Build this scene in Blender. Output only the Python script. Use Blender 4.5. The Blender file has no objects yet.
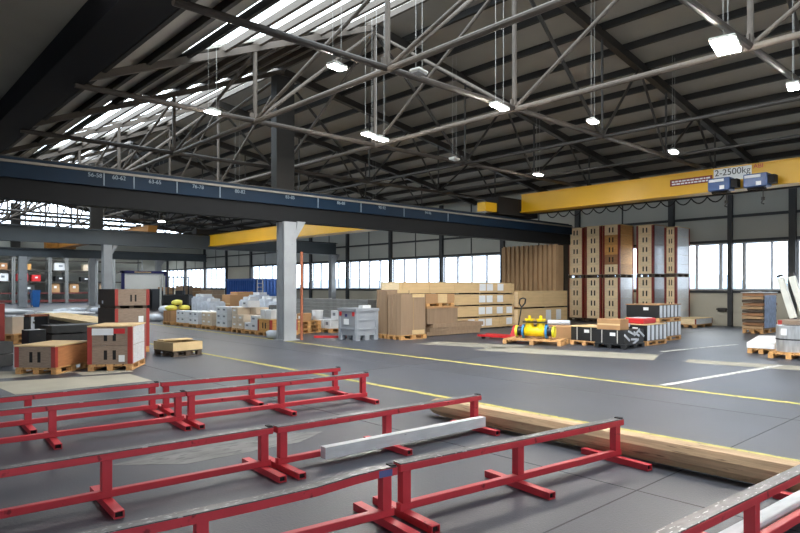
import bpy, bmesh, math, random
from mathutils import Vector, Matrix
random.seed(7)
SC = bpy.context.scene
COL = SC.collection
PI = math.pi

# ------------------------------------------------------------------ camera
cd = bpy.data.cameras.new('camera')
cam = bpy.data.objects.new('camera', cd)
COL.objects.link(cam)
FWD = Vector((.673, .7396, 0)).normalized()
cam.location = (0, 0, 1.5)
cam.rotation_euler = (PI/2, 0, math.atan2(FWD.y, FWD.x) - PI/2)
cd.sensor_width = 36
cd.lens = 620/800*36
cd.shift_y = 20.5/800
cd.clip_end = 400
SC.camera = cam

# ------------------------------------------------------------------ world, portals, exposure
SKY = 6.5
w = bpy.data.worlds.new('overcast_sky')
SC.world = w
w.use_nodes = True
nt = w.node_tree
bg = nt.nodes['Background']
tc = nt.nodes.new('ShaderNodeTexCoord')
sx = nt.nodes.new('ShaderNodeSeparateXYZ')
cr = nt.nodes.new('ShaderNodeValToRGB')
nt.links.new(tc.outputs['Generated'], sx.inputs[0])
nt.links.new(sx.outputs['Z'], cr.inputs[0])
cr.color_ramp.elements[0].position = 0.0
cr.color_ramp.elements[0].color = (.70, .82, 1.0, 1)
cr.color_ramp.elements[1].position = .25
cr.color_ramp.elements[1].color = (.95, .98, 1.0, 1)
nt.links.new(cr.outputs[0], bg.inputs[0])
bg.inputs[1].default_value = SKY
vs = SC.view_settings
vs.view_transform = 'Standard'
vs.look = 'None'
vs.exposure = 0.15
vs.gamma = 1.0
vs.use_curve_mapping = False
SC.cycles.use_denoising = True
SC.cycles.max_bounces = 10
SC.cycles.diffuse_bounces = 5
SC.cycles.transparent_max_bounces = 12
SC.cycles.sample_clamp_indirect = 8

def portal(name, loc, rot, sx_, sy_):
    l = bpy.data.lights.new(name, 'AREA')
    l.shape = 'RECTANGLE'
    l.size = sx_
    l.size_y = sy_
    l.cycles.is_portal = True
    o = bpy.data.objects.new(name, l)
    COL.objects.link(o)
    o.location = loc
    o.rotation_euler = rot
    return o

SLOPE = math.atan(.415)
def sky_portal(x0, x1, y0, y1, zf):
    xm = (x0+x1)/2
    portal('skylight_portal', (xm-.06, (y0+y1)/2, zf(xm)+.16), (0, -SLOPE, 0), (x1-x0)/math.cos(SLOPE), y1-y0)

def ZL(x): return 5.62 + .415*(x-3.7)          # steep slope of the saw-tooth roof
def ZR(x): return 8.5 - .163*(x-10.65)        # shallow slope
def ZM(x): return 5.74 - .15*(x-2.8)           # shallow slope of the next tooth
def ZN(x): return 7.45 + .415*(x+8.6)          # its steep slope
SKYL = [(-2.0, 12.85), (17.3, 26.2), (30.7, 39.5), (44.5, 52.0)]
for y0, y1 in SKYL:
    sky_portal(5.42, 10.6, y0, y1, ZL)
portal('skylight_portal', (14, 61, 5.4), (0, 0, 0), 18, 4)
portal('window_portal', (25.75, 22, 2.3), (0, PI/2, 0), 1.9, 40)          # faces -X
portal('window_portal', (25.75, 54, 2.3), (0, PI/2, 0), 1.9, 24)
portal('window_portal', (25.75, -3, 2.3), (0, PI/2, 0), 1.9, 9)
portal('window_portal', (14.5, 56.1, 7.2), (PI/2*-1, 0, 0), 20, 2.0)        # faces -Y
portal('window_portal', (-13.6, 12, 2.3), (0, -PI/2, 0), 1.8, 36)         # faces +X
portal('window_portal', (0, -8.6, 2.0), (PI/2, 0, 0), 14, 2.0)            # faces +Y

# ------------------------------------------------------------------ materials
MATS = {}
def lin(c):
    c = c/255
    return c/12.92 if c <= .04045 else ((c+.055)/1.055)**2.4
def rgb(r, g, b): return (lin(r), lin(g), lin(b), 1)

def mat(name, col, rough=.65, metal=0, var=.18, scale=3.0, stretch=(1, 1, 1), bump=0.0, bscale=30, rnd=0.0, spec=.5, detail=5, col2=None, thr=None, coat=0):
    """procedural surface: base colour broken up by noise, optional second colour in patches, small bump"""
    m = bpy.data.materials.new(name)
    m.use_nodes = True
    n = m.node_tree.nodes
    L = m.node_tree.links
    b = n['Principled BSDF']
    b.inputs['Roughness'].default_value = rough
    b.inputs['Metallic'].default_value = metal
    b.inputs['Specular IOR Level'].default_value = spec
    t = n.new('ShaderNodeTexCoord')
    mp = n.new('ShaderNodeMapping')
    mp.inputs['Scale'].default_value = stretch
    L.new(t.outputs['Object'], mp.inputs[0])
    nz = n.new('ShaderNodeTexNoise')
    nz.inputs['Scale'].default_value = scale
    nz.inputs['Detail'].default_value = detail
    L.new(mp.outputs[0], nz.inputs[0])
    r = n.new('ShaderNodeValToRGB')
    lo = tuple(c*(1-var) for c in col[:3]) + (1,)
    hi = tuple(min(1, c*(1+var)) for c in col[:3]) + (1,)
    r.color_ramp.elements[0].position = .3
    r.color_ramp.elements[0].color = lo
    r.color_ramp.elements[1].position = .7
    r.color_ramp.elements[1].color = hi
    L.new(nz.outputs[0], r.inputs[0])
    out = r.outputs[0]
    if col2 is not None:
        nz2 = n.new('ShaderNodeTexNoise')
        nz2.inputs['Scale'].default_value = scale*2.3
        nz2.inputs['Detail'].default_value = 8
        L.new(mp.outputs[0], nz2.inputs[0])
        r2 = n.new('ShaderNodeValToRGB')
        r2.color_ramp.elements[0].position = thr
        r2.color_ramp.elements[0].color = (0, 0, 0, 1)
        r2.color_ramp.elements[1].position = thr+.06
        r2.color_ramp.elements[1].color = (1, 1, 1, 1)
        L.new(nz2.outputs[0], r2.inputs[0])
        mx = n.new('ShaderNodeMixRGB')
        L.new(r2.outputs[0], mx.inputs[0])
        L.new(out, mx.inputs[1])
        mx.inputs[2].default_value = col2
        out = mx.outputs[0]
    if rnd:
        oi = n.new('ShaderNodeObjectInfo')
        mr = n.new('ShaderNodeMapRange')
        mr.inputs[3].default_value = 1-rnd
        mr.inputs[4].default_value = 1+rnd
        L.new(oi.outputs['Random'], mr.inputs[0])
        hs = n.new('ShaderNodeHueSaturation')
        L.new(mr.outputs[0], hs.inputs['Value'])
        L.new(out, hs.inputs['Color'])
        out = hs.outputs[0]
    L.new(out, b.inputs['Base Color'])
    if bump:
        nb = n.new('ShaderNodeTexNoise')
        nb.inputs['Scale'].default_value = bscale
        nb.inputs['Detail'].default_value = 4
        L.new(mp.outputs[0], nb.inputs[0])
        bp = n.new('ShaderNodeBump')
        bp.inputs['Strength'].default_value = bump
        bp.inputs['Distance'].default_value = .02
        L.new(nb.outputs[0], bp.inputs['Height'])
        L.new(bp.outputs[0], b.inputs['Normal'])
    MATS[name] = m
    return m

def glass(name, tint, gl=.06):
    m = bpy.data.materials.new(name)
    m.use_nodes = True
    n = m.node_tree.nodes
    L = m.node_tree.links
    n.remove(n['Principled BSDF'])
    a = n.new('ShaderNodeBsdfTransparent')
    a.inputs[0].default_value = tint
    g = n.new('ShaderNodeBsdfGlossy')
    g.inputs['Roughness'].default_value = .08
    mx = n.new('ShaderNodeMixShader')
    mx.inputs[0].default_value = gl
    L.new(a.outputs[0], mx.inputs[1])
    L.new(g.outputs[0], mx.inputs[2])
    L.new(mx.outputs[0], n['Material Output'].inputs[0])
    return m

def emis(name, col, s):
    m = bpy.data.materials.new(name)
    m.use_nodes = True
    b = m.node_tree.nodes['Principled BSDF']
    b.inputs['Base Color'].default_value = (.8, .8, .8, 1)
    b.inputs['Emission Color'].default_value = col
    b.inputs['Emission Strength'].default_value = s
    return m

FLOOR = mat('floor_asphalt', rgb(60, 64, 74), .42, var=.22, scale=.5, bump=.12, bscale=60, spec=.45, detail=9)
LINE_Y = mat('worn_yellow_paint', rgb(168, 158, 74), .6, var=.25, scale=8, col2=rgb(120, 118, 84), thr=.58)
LINE_W = mat('worn_white_paint', rgb(170, 171, 170), .6, var=.2, scale=6, col2=rgb(90, 92, 95), thr=.55)
CONC = mat('pale_concrete', rgb(132, 129, 119), .7, var=.15, scale=1.5, detail=8)
SCRAPE = mat('pale_scrape', rgb(112, 112, 113), .6, var=.25, scale=3, col2=rgb(84, 86, 89), thr=.55, stretch=(1, 3, 1))
ROOF = mat('roof_sheet', rgb(152, 148, 139), .75, var=.08, scale=.8)
STEEL_D = mat('dark_steel', rgb(44, 40, 36), .55, var=.15, scale=2)
TUBE = mat('grey_painted_tube', rgb(88, 80, 73), .6, var=.12, scale=3, spec=.3)
PURL = mat('purlin_steel', rgb(32, 29, 26), .7, var=.15, scale=2)
NAVY = mat('navy_steel', rgb(15, 16, 22), .7, var=.1, scale=1, spec=.2)
BLUE_B = mat('blue_runway_paint', rgb(11, 33, 52), .6, var=.15, scale=1.5, spec=.2)
GREY_B = mat('dark_grey_girder_paint', rgb(25, 26, 28), .7, var=.12, scale=1.2, spec=.2)
SLATE_B = mat('slate_girder_paint', rgb(66, 74, 80), .5, var=.1, scale=1)
COLM = mat('light_grey_column_paint', rgb(150, 153, 156), .45, var=.1, scale=2, col2=rgb(120, 122, 124), thr=.66)
RUST = mat('rusty_pipe', rgb(156, 92, 64), .7, var=.2, scale=4)
CRANE = mat('crane_yellow', rgb(214, 164, 22), .42, var=.06, scale=1)
CRANE_O = mat('crane_orange', rgb(158, 104, 34), .5, var=.1, scale=1)
HOIST = mat('hoist_blue', rgb(38, 74, 128), .4, var=.1, scale=4)
WALLM = mat('wall_panel_grey', rgb(168, 169, 162), .7, var=.05, scale=.6)
WALLD = mat('wall_panel_beige', rgb(186, 181, 165), .75, var=.08, scale=.6)  # paler and warmer than the upper wall panels
WPOST = mat('wall_post_dark', rgb(44, 46, 48), .55, var=.1)
FRAME = mat('window_frame_grey', rgb(176, 178, 182), .5, var=.06)
RED = mat('red_paint', rgb(196, 56, 66), .42, var=.08, scale=5, col2=rgb(128, 34, 42), thr=.66, spec=.45)
WORN = mat('worn_bare_steel', rgb(90, 89, 91), .38, metal=.35, var=.35, scale=9, stretch=(1, 4, 1), col2=rgb(176, 176, 178), thr=.60)
INNER = mat('dark_tube_inside', rgb(18, 14, 14), .8)
WPAINT = mat('whitewashed_timber', rgb(206, 211, 214), .7, var=.1, scale=5, stretch=(1, 5, 5), col2=rgb(160, 164, 168), thr=.68)
LOGM = mat('peeled_log', rgb(196, 164, 128), .7, var=.22, scale=3, stretch=(6, .5, 6), bump=.2, bscale=12, col2=rgb(128, 100, 76), thr=.62)
LOGE = mat('log_end_grain', rgb(150, 116, 84), .8, var=.25, scale=14)
WOOD = mat('pallet_wood', rgb(196, 150, 98), .75, var=.2, scale=4, stretch=(1, 6, 6), rnd=.15)
WOODO = mat('orange_pallet_wood', rgb(196, 148, 92), .75, var=.2, scale=4, stretch=(1, 6, 6), rnd=.1)
WOODD = mat('dark_stained_pallet_wood', rgb(82, 68, 56), .8, var=.2, scale=4, rnd=.1)
CRATE = mat('light_crate_wood', rgb(240, 216, 176), .7, var=.1, scale=3, stretch=(2, 2, 12), rnd=.08)
CRATEA = mat('amber_crate_wood', rgb(200, 148, 84), .6, var=.18, scale=3, stretch=(2, 2, 12), rnd=.15)
CRATEB = mat('brown_crate_wood', rgb(152, 108, 72), .6, var=.18, scale=3, stretch=(2, 2, 12), rnd=.15)
WEATH = mat('weathered_crate_wood', rgb(140, 121, 105), .75, var=.16, scale=5, stretch=(2, 2, 12), rnd=.08)
TANC = mat('orange_brown_crate_wood', rgb(178, 118, 74), .6, var=.12, scale=3, stretch=(2, 2, 10))
DARKC = mat('dark_brown_board', rgb(86, 74, 64), .7, var=.15, scale=4, stretch=(2, 2, 10))
PALEC = mat('silvery_crate_side', rgb(206, 208, 210), .3, var=.12, scale=5, stretch=(2, 2, 8))
LIDW = mat('plywood_lid', rgb(206, 178, 132), .7, var=.1, scale=3)
BRKT = mat('red_brown_bracket', rgb(124, 38, 28), .5, var=.12)
BRKTR = mat('red_bracket', rgb(154, 50, 42), .5, var=.15)
BLACK = mat('black_plastic', rgb(26, 27, 29), .45, var=.15)
DGREY = mat('dark_grey_cover', rgb(56, 57, 58), .7, var=.2, scale=6, bump=.2)
CARD = mat('corrugated_cardboard', rgb(172, 132, 92), .8, var=.08, scale=2, rnd=.06)
CARDG = mat('greyish_cardboard', rgb(146, 122, 98), .8, var=.1, scale=2, stretch=(4, 4, .5), rnd=.05)
CARDB = mat('brown_cardboard_slats', rgb(174, 142, 106), .8, var=.08, scale=2)
BOXW = mat('long_box_wood', rgb(206, 176, 130), .75, var=.09, scale=2, stretch=(.6, 2, 6))
WHITEC = mat('white_carton', rgb(205, 207, 210), .6, var=.06, scale=3, rnd=.07)
BEIGEC = mat('beige_carton', rgb(198, 180, 158), .7, var=.08, scale=3, rnd=.07)
LABEL = mat('paper_label', rgb(224, 226, 228), .6, var=.03)
PRINT = mat('grey_print', rgb(120, 124, 132), .7)
REDL = mat('red_label', rgb(190, 36, 40), .5, var=.05)
FILM = mat('white_stretch_film', rgb(196, 202, 212), .25, var=.14, scale=6, bump=.5, bscale=9)
YBAG = mat('yellow_bag', rgb(222, 214, 96), .5, var=.12, scale=5, bump=.3)
BINB = mat('blue_bin_plastic', rgb(38, 104, 178), .4, var=.08)
CONTB = mat('blue_container_paint', rgb(38, 92, 170), .5, var=.1)
CABB = mat('dark_blue_frame_paint', rgb(30, 32, 92), .45, var=.1)
CABW = mat('white_sheet_wall', rgb(238, 242, 240), .6, var=.03, scale=.8)
IBCG = mat('grey_box_plastic', rgb(142, 147, 154), .5, var=.06, scale=3)
STEELG = mat('galvanised_wrap', rgb(178, 180, 182), .32, metal=.55, var=.22, scale=5, stretch=(4, 4, .6))
VALY = mat('valve_yellow', rgb(242, 208, 24), .4, var=.05)
CAPL = mat('lime_yellow_cap', rgb(226, 222, 50), .45, var=.05)
FLB = mat('flange_blue', rgb(46, 126, 186), .45, var=.06)
STRIPE_W = mat('white_strip', rgb(206, 212, 222), .45, var=.06)
STRIPE_D = mat('dark_blue_wrap', rgb(34, 42, 62), .4, var=.15)
OFFW = mat('off_white_profile', rgb(212, 212, 204), .5, var=.08, scale=3, rnd=.06)
RACK = mat('rack_grey', rgb(118, 120, 120), .5, var=.1)
RACKR = mat('rack_red_beam', rgb(92, 38, 36), .55, var=.12)
WIREM = mat('thin_wire', rgb(170, 168, 164), .4, metal=.3)
LAMPH = mat('lamp_housing', rgb(190, 188, 182), .45)
GLOW = emis('lamp_glow', (1, .95, .87, 1), 460.0)
LAMPOFF = mat('unlit_diffuser', rgb(150, 152, 152), .4)
PAPERB = mat('bluish_film', rgb(132, 150, 182), .3, var=.3, scale=6, bump=.3)
TEXTW = mat('faded_white_letters', rgb(128, 142, 152), .6, var=.05)
CHORD = mat('dark_brown_tube', rgb(58, 51, 46), .5, var=.15, scale=3, spec=.4)
POSTD = mat('dark_brown_post', rgb(34, 31, 28), .6, var=.15, scale=2, spec=.3)
STRIPC = mat('conductor_beige', rgb(128, 122, 112), .6, var=.15, scale=2)
CONC_LIFT = mat('brightened_concrete', rgb(168, 164, 150), .7, var=.12, scale=1.5, detail=8)  # pale concrete with its colour brightened to offset weaker light at the left
JOINT = mat('floor_joint_filler', rgb(40, 42, 48), .7)
GROUND = mat('outdoor_pavement', rgb(170, 172, 174), .9, var=.05, scale=.2)
PANE = glass('window_glass', (.96, .985, 1, 1))
SKYP = glass('skylight_glass', (.92, .96, .98, 1), .04)

# ------------------------------------------------------------------ mesh helpers
class MB:
    def __init__(self):
        self.bm = bmesh.new()
    def box(self, c, s, rz=0.0, rx=0.0, ry=0.0):
        M = Matrix.Translation(c) @ Matrix.Rotation(rz, 4, 'Z') @ Matrix.Rotation(ry, 4, 'Y') @ Matrix.Rotation(rx, 4, 'X') @ Matrix.Diagonal((s[0], s[1], s[2], 1))
        bmesh.ops.create_cube(self.bm, size=1, matrix=M)
        return self
    def b2(self, x0, x1, y0, y1, z0, z1):
        return self.box(((x0+x1)/2, (y0+y1)/2, (z0+z1)/2), (abs(x1-x0), abs(y1-y0), abs(z1-z0)))
    def bar(self, p, q, w, h):
        """box-section bar from p to q"""
        p, q = Vector(p), Vector(q)
        d = q-p
        rot = d.to_track_quat('X', 'Z').to_matrix().to_4x4()
        M = Matrix.Translation((p+q)/2) @ rot @ Matrix.Diagonal((d.length, w, h, 1))
        bmesh.ops.create_cube(self.bm, size=1, matrix=M)
        return self
    def tube(self, p, q, r, r2=None, n=10):
        p, q = Vector(p), Vector(q)
        d = q-p
        rot = d.to_track_quat('Z', 'Y').to_matrix().to_4x4()
        bmesh.ops.create_cone(self.bm, cap_ends=True, segments=n, radius1=r, radius2=r if r2 is None else r2, depth=d.length, matrix=Matrix.Translation((p+q)/2) @ rot)
        return self
    def blob(self, c, s, seed=0, amp=.12, sub=2):
        g = bmesh.ops.create_icosphere(self.bm, subdivisions=sub, radius=1)
        rr = random.Random(seed)
        for v in g['verts']:
            k = 1+rr.uniform(-amp, amp)
            # flattened (superquadric) so that sacks sit like filled sacks
            u = Vector([math.copysign(abs(a)**.75, a) for a in v.co])
            v.co = Vector((c[0]+u.x*s[0]*k, c[1]+u.y*s[1]*k, c[2]+max(-.92, u.z)*s[2]*k))
        return self
    def poly(self, pts, z0, z1):
        lo = [self.bm.verts.new((x, y, z0)) for x, y in pts]
        hi = [self.bm.verts.new((x, y, z1)) for x, y in pts]
        n = len(pts)
        self.bm.faces.new(lo[::-1])
        self.bm.faces.new(hi)
        for i in range(n):
            self.bm.faces.new((lo[i], lo[(i+1) % n], hi[(i+1) % n], hi[i]))
        return self
    def hexa(self, v8):
        """box from eight corner points: four bottom, four top, same order"""
        v = [self.bm.verts.new(p) for p in v8]
        for f in ((3, 2, 1, 0), (4, 5, 6, 7), (0, 1, 5, 4), (1, 2, 6, 5), (2, 3, 7, 6), (3, 0, 4, 7)):
            self.bm.faces.new([v[i] for i in f])
        return self
    def ring(self, lx, ly, w, z0, z1):
        """closed frame of four joined boards"""
        V = {}
        for n_, (a, c) in (('o', (lx/2, ly/2)), ('i', (lx/2-w, ly/2-w))):
            for z in (0, 1):
                V[n_, z] = [self.bm.verts.new((sx_*a, sy*c, (z0, z1)[z])) for sx_, sy in ((-1, -1), (1, -1), (1, 1), (-1, 1))]
        for k in range(4):
            j = (k+1) % 4
            self.bm.faces.new((V['o', 0][k], V['o', 0][j], V['o', 1][j], V['o', 1][k]))
            self.bm.faces.new((V['i', 0][j], V['i', 0][k], V['i', 1][k], V['i', 1][j]))
            self.bm.faces.new((V['o', 1][k], V['o', 1][j], V['i', 1][j], V['i', 1][k]))
            self.bm.faces.new((V['o', 0][j], V['o', 0][k], V['i', 0][k], V['i', 0][j]))
        return self
    def bevel(self, w, seg=1):
        bmesh.ops.bevel(self.bm, geom=self.bm.edges[:], offset=w, segments=seg, affect='EDGES', clamp_overlap=True)
        return self
    def build(self, name, m, parent=None, smooth=False):
        bmesh.ops.recalc_face_normals(self.bm, faces=self.bm.faces[:])
        me = bpy.data.meshes.new(name)
        self.bm.to_mesh(me)
        self.bm.free()
        me.materials.append(m)
        if smooth:
            for p in me.polygons:
                p.use_smooth = True
        o = bpy.data.objects.new(name, me)
        COL.objects.link(o)
        if parent:
            o.parent = parent
        return o

def tag(o, label=None, cat=None, group=None, kind=None):
    if label: o['label'] = label
    if cat: o['category'] = cat
    if group: o['group'] = group
    if kind: o['kind'] = kind
    return o
def thing(name, label, cat, loc=(0, 0, 0), rz=0.0, group=None):
    o = bpy.data.objects.new(name, None)
    o.empty_display_size = .2
    COL.objects.link(o)
    o.location = loc
    o.rotation_euler = (0, 0, rz)
    return tag(o, label, cat, group)
def struct(o, label=None):
    o['kind'] = 'structure'
    if label: o['label'] = label
    return o
KIDS = {}
def kids(o): return [c for c in bpy.data.objects if c.parent == o]
def copy_tree(o, parent=None, cache={}):
    c = o.copy()
    COL.objects.link(c)
    if parent: c.parent = parent
    for ch in kids(o):
        copy_tree(ch, c)
    return c
def dup(o, loc, rz, label, group=None, cat=None):
    c = copy_tree(o)
    c.location = loc
    c.rotation_euler = (0, 0, rz)
    c['label'] = label
    if group: c['group'] = group
    return c
def text(name, s, size, m, parent, M, depth=.004):
    cu = bpy.data.curves.new(name, 'FONT')
    cu.body = s
    cu.size = size
    cu.align_x = 'CENTER'
    cu.align_y = 'CENTER'
    cu.extrude = depth
    t = bpy.data.objects.new(name, cu)
    COL.objects.link(t)
    dg = bpy.context.evaluated_depsgraph_get()
    me = bpy.data.meshes.new_from_object(t.evaluated_get(dg))
    bpy.data.objects.remove(t)
    me.materials.clear()
    me.materials.append(m)
    o = bpy.data.objects.new(name, me)
    COL.objects.link(o)
    o.parent = parent
    o.matrix_local = M
    return o
def face_mx(loc):      # text plane that faces -X, reading towards -Y
    return Matrix.Translation(loc) @ Matrix(((0, 0, -1, 0), (-1, 0, 0, 0), (0, 1, 0, 0), (0, 0, 0, 1)))
def face_my(loc):      # text plane that faces -Y, reading towards +X
    return Matrix.Translation(loc) @ Matrix.Rotation(PI/2, 4, 'X')

# ------------------------------------------------------------------ the setting: floor, walls, roof
X0, X1, Y0, Y1 = -13.2, 25.4, -8.2, 66.2
fl = struct(MB().b2(X0-.3, X1+.3, Y0-.3, Y1+.3, -.3, 0).build('floor', FLOOR), 'dark grey asphalt hall floor')
def mark(name, pts, m, label, z=.003):
    o = MB().poly(pts, -.001, z).build(name, m, fl)
    o['label'] = label
mark('yellow_line', [(9.04, -6), (9.14, -6), (9.30, 17), (9.56, 30), (9.46, 30), (9.20, 17)], LINE_Y, 'yellow line along the goods side of the aisle')
mark('yellow_line', [(6.06, -6), (6.16, -6), (6.2, 20), (6.1, 20)], LINE_Y, 'yellow line beside the wooden log')
mark('white_line', [(9.3, 4.24), (9.3, 4.36), (13.4, 3.95), (13.4, 3.83)], LINE_W, 'white line across the aisle')
mark('white_line', [(14.2, 6.5), (14.2, 6.62), (17.4, 6.12), (17.4, 6.0)], LINE_W, 'short faint white line before the windows')
mark('concrete_patch', [(11.3, 11.8), (12.3, 11.9), (13.1, 9.55), (12.0, 9.5)], CONC, 'pale patch before the cardboard pallets', .002)
mark('concrete_patch', [(11.2, 9.7), (12.2, 9.9), (13.5, 6.3), (12.4, 5.9)], CONC, 'pale strip before the valve pallet', .002)
mark('concrete_patch', [(12.5, 5.3), (13.1, 5.5), (13.9, 1.6), (13.2, 1.4)], CONC, 'pale strip near the metal coil', .002)
mark('concrete_patch', [(1.75, 11.55), (3.75, 11.05), (3.75, 10.0), (1.85, 10.0)], CONC_LIFT, 'pale slab before the wooden boxes', .002)
mark('concrete_patch', [(1.2, 13.2), (2.2, 12.9), (3.2, 11.9), (1.6, 11.9)], CONC_LIFT, 'pale slab under the long wooden box', .002)
mark('concrete_patch', [(3.1, 11.9), (3.9, 11.7), (3.9, 11.3), (3.1, 11.4)], CONC_LIFT, 'pale slab under the two tier box', .002)
mark('scrape_mark', [(1.7, 5.5), (2.3, 5.62), (3.4, 5.5), (3.75, 5.3), (3.3, 5.08), (2.2, 5.1)], SCRAPE, 'pale scraped patch between the red racks', .0015)
mark('scrape_mark', [(1.8, 8.1), (3.2, 8.0), (5.2, 7.75), (5.1, 7.6), (3.0, 7.75), (1.9, 7.9)], SCRAPE, 'pale scraped strip behind the red racks', .0015)
for a, b in (((4.36, -4), (4.372, 30)), ((8.0, -4), (8.012, 30)), ((-6, 8.66), (24, 8.672)), ((-6, 2.2), (24, 2.212)), ((12.6, -4), (12.612, 40))):
    mark('floor_joint', [(a[0], a[1]), (b[0], a[1]), (b[0], b[1]), (a[0], b[1])], JOINT, 'thin dark joint in the floor', .001)
struct(MB().b2(-80, 160, -60, 180, -.6, -.32).build('outdoor_ground', GROUND), 'pavement outside the windows')
hl = MB()
for i in range(14):
    hl.blob((110+random.uniform(0, 20), -30+i*14, -1), (14, 16, 3.5+random.uniform(0, 2)), i, .05, 2)
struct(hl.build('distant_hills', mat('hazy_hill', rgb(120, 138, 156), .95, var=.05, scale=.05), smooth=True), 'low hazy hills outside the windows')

ZS, ZT = 1.38, 3.2
POSTS = [6.95 + 4.35*k for k in range(-4, 14)]
def wallbox(name, m, *b):
    o = MB()
    for q in b: o.b2(*q)
    return struct(o.build(name, m))
struct(MB().b2(X1, X1+.25, Y0, Y1, 0, ZS).build('wall_right', WALLD), 'beige lower part of the window wall')
wr = wallbox('wall_right', WALLM, (X1, X1+.25, Y0, Y1, ZT, 6.15))
wr['label'] = 'grey panelled wall with the long window strip'
for i, y in enumerate(POSTS):
    p = MB().b2(X1-.16, X1-.002, y-.11, y+.11, 0, 6.1).build('wall_post', WPOST, wr)
MB().b2(X1-.14, X1-.002, 8.97, 9.13, 0, 6.1).build('wall_post', WPOST, wr)
for z in (ZS-.06, ZT+.06, 4.2, 5.2):
    MB().b2(X1-.07, X1-.003, Y0, Y1, z-.05, z+.05).build('girt', WPOST, wr)
for y in POSTS[:-1]:
    MB().b2(X1-.03, X1-.004, y+2.175-.03, y+2.175+.03, ZT+.1, 6.1).build('panel_joint', WPOST, wr)
def window(n, y0, y1, npan, own=None):
    fr = MB()
    t = .05
    fr.b2(X1+.02, X1+.12, y0, y1, ZS, ZS+t).b2(X1+.02, X1+.12, y0, y1, ZT-t, ZT)
    st = (y1-y0)/npan
    if own:
        for yy, ww in own: fr.b2(X1-.02, X1+.12, max(y0, yy-ww), min(y1, yy+ww), ZS+t, ZT-t)
    for k in range(0 if own else npan+1):
        yy = y0+k*st
        ww = .07 if k in (0, npan) else .045
        fr.b2(X1+.02, X1+.12, max(y0, yy-ww), min(y1, yy+ww), ZS+t, ZT-t)
    o = struct(fr.build('window_%d' % n, FRAME), 'window bay of the grey wall with %d tall panes' % (npan if not own else 4))
    MB().b2(X1+.06, X1+.07, y0+.02, y1-.02, ZS+.02, ZT-.02).build('pane', PANE, o)
n = 1
for y in POSTS[:-1]:
    if abs(y-46.1) < .2:
        struct(MB().b2(X1, X1+.2, y-.05, y+4.4, ZS, ZT).build('wall_right', WALLD), 'closed wall panel between the far windows')
        continue
    window(n, y+.1, y+4.25, 3 if y < 11 else 4, [(7.07, .06), (7.64, .03), (8.58, .06), (9.05, .06), (9.42, .06), (10.32, .045), (11.2, .06)] if abs(y-6.95) < .1 else None)
    n += 1
# left end wall, glazed gable above the last runway, walls behind the camera
YG = 55.7
struct(MB().b2(X0, X1, Y1, Y1+.25, 0, 5.4).build('wall_left', WALLM), 'grey end wall behind the racks')
struct(MB().b2(X0, 5, YG+.1, Y1+.3, 5.1, 5.3).b2(5, 23, YG+.1, 59, 5.1, 5.3).b2(5, 23, 63, Y1+.3, 5.1, 5.3).b2(23, X1, YG+.1, Y1+.3, 5.1, 5.3).build('ceiling', ROOF), 'low ceiling above the racks')
sk = MB()  # skylight added out of view to brighten the rack area
for k in range(10): sk.b2(5+k*2-.05, 5+k*2+.05, 59, 63, 5.12, 5.28)
sk = struct(sk.build('window_%d' % n, FRAME), 'unseen flat skylight added to light the racks'); n += 1
MB().b2(5, 23, 59, 63, 5.2, 5.21).build('pane', SKYP, sk)
gw = MB().b2(X0, X1, YG, YG+.22, 4.5, 6.3)
struct(gw.build('wall_left', WALLM), 'grey wall strip between the last runway and the glazed gable')
zg = lambda x: min(ZL(x), ZR(x))+.1
gz = MB()
for x in [6.2, 7.6, 9.0, 10.65, 12.4, 14.3, 16.2, 18.2, 20.3]:
    gz.b2(x-.05, x+.05, YG+.05, YG+.15, 6.3, zg(x)-.05)
gz.b2(5.6, 23.8, YG+.04, YG+.16, 7.05, 7.25)
gz.b2(5.6, 23.8, YG+.04, YG+.16, 6.3, 6.38)
gz.b2(5.6, 23.8, YG+.04, YG+.16, 6.62, 6.7)
wf = struct(gz.build('window_%d' % n, WPOST), 'glazed gable high above the last runway')
n += 1
bm = MB()
bm.hexa([(5.5, YG+.09, 6.3), (23.9, YG+.09, 6.3), (23.9, YG+.1, 6.3), (5.5, YG+.1, 6.3), (10.6, YG+.09, 8.5), (10.7, YG+.09, 8.5), (10.7, YG+.1, 8.5), (10.6, YG+.1, 8.5)])
bm.build('pane', PANE, wf)
struct(MB().b2(X0, 4.9, YG, YG+.22, 6.3, 7.9).build('wall_left', WALLM), 'upper part of the grey wall strip')
wbk = wallbox('wall_back', WALLM, (X0-.25, X0, Y0, Y1, 0, 1.5), (X0-.25, X0, Y0, Y1, 2.6, 5.6), (X0-.25, X0, 30, Y1, 1.5, 2.6))
wbk['label'] = 'wall behind the camera with a window strip'
wb = MB()
for k in range(13): wb.b2(X0-.16, X0-.08, Y0+k*3.18-.05, Y0+k*3.18+.05, 1.5, 2.6)
wb = struct(wb.build('window_%d' % n, FRAME), 'window strip of the wall behind the camera'); n += 1
MB().b2(X0-.13, X0-.12, Y0, 30, 1.5, 2.6).build('pane', PANE, wb)
o = MB()
o.b2(X0, X1, Y0-.25, Y0, 0, 1.0).b2(X0, X1, Y0-.25, Y0, 3.0, 6.2).b2(X0, -7, Y0-.25, Y0, 1.0, 3.0).b2(7, X1, Y0-.25, Y0, 1.0, 3.0)
o.hexa([(X0, Y0-.25, 6.2), (3.3, Y0-.25, 6.2), (3.3, Y0, 6.2), (X0, Y0, 6.2), (-8.6, Y0-.25, 7.5), (-8.5, Y0-.25, 7.5), (-8.5, Y0, 7.5), (-8.6, Y0, 7.5)])
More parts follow.
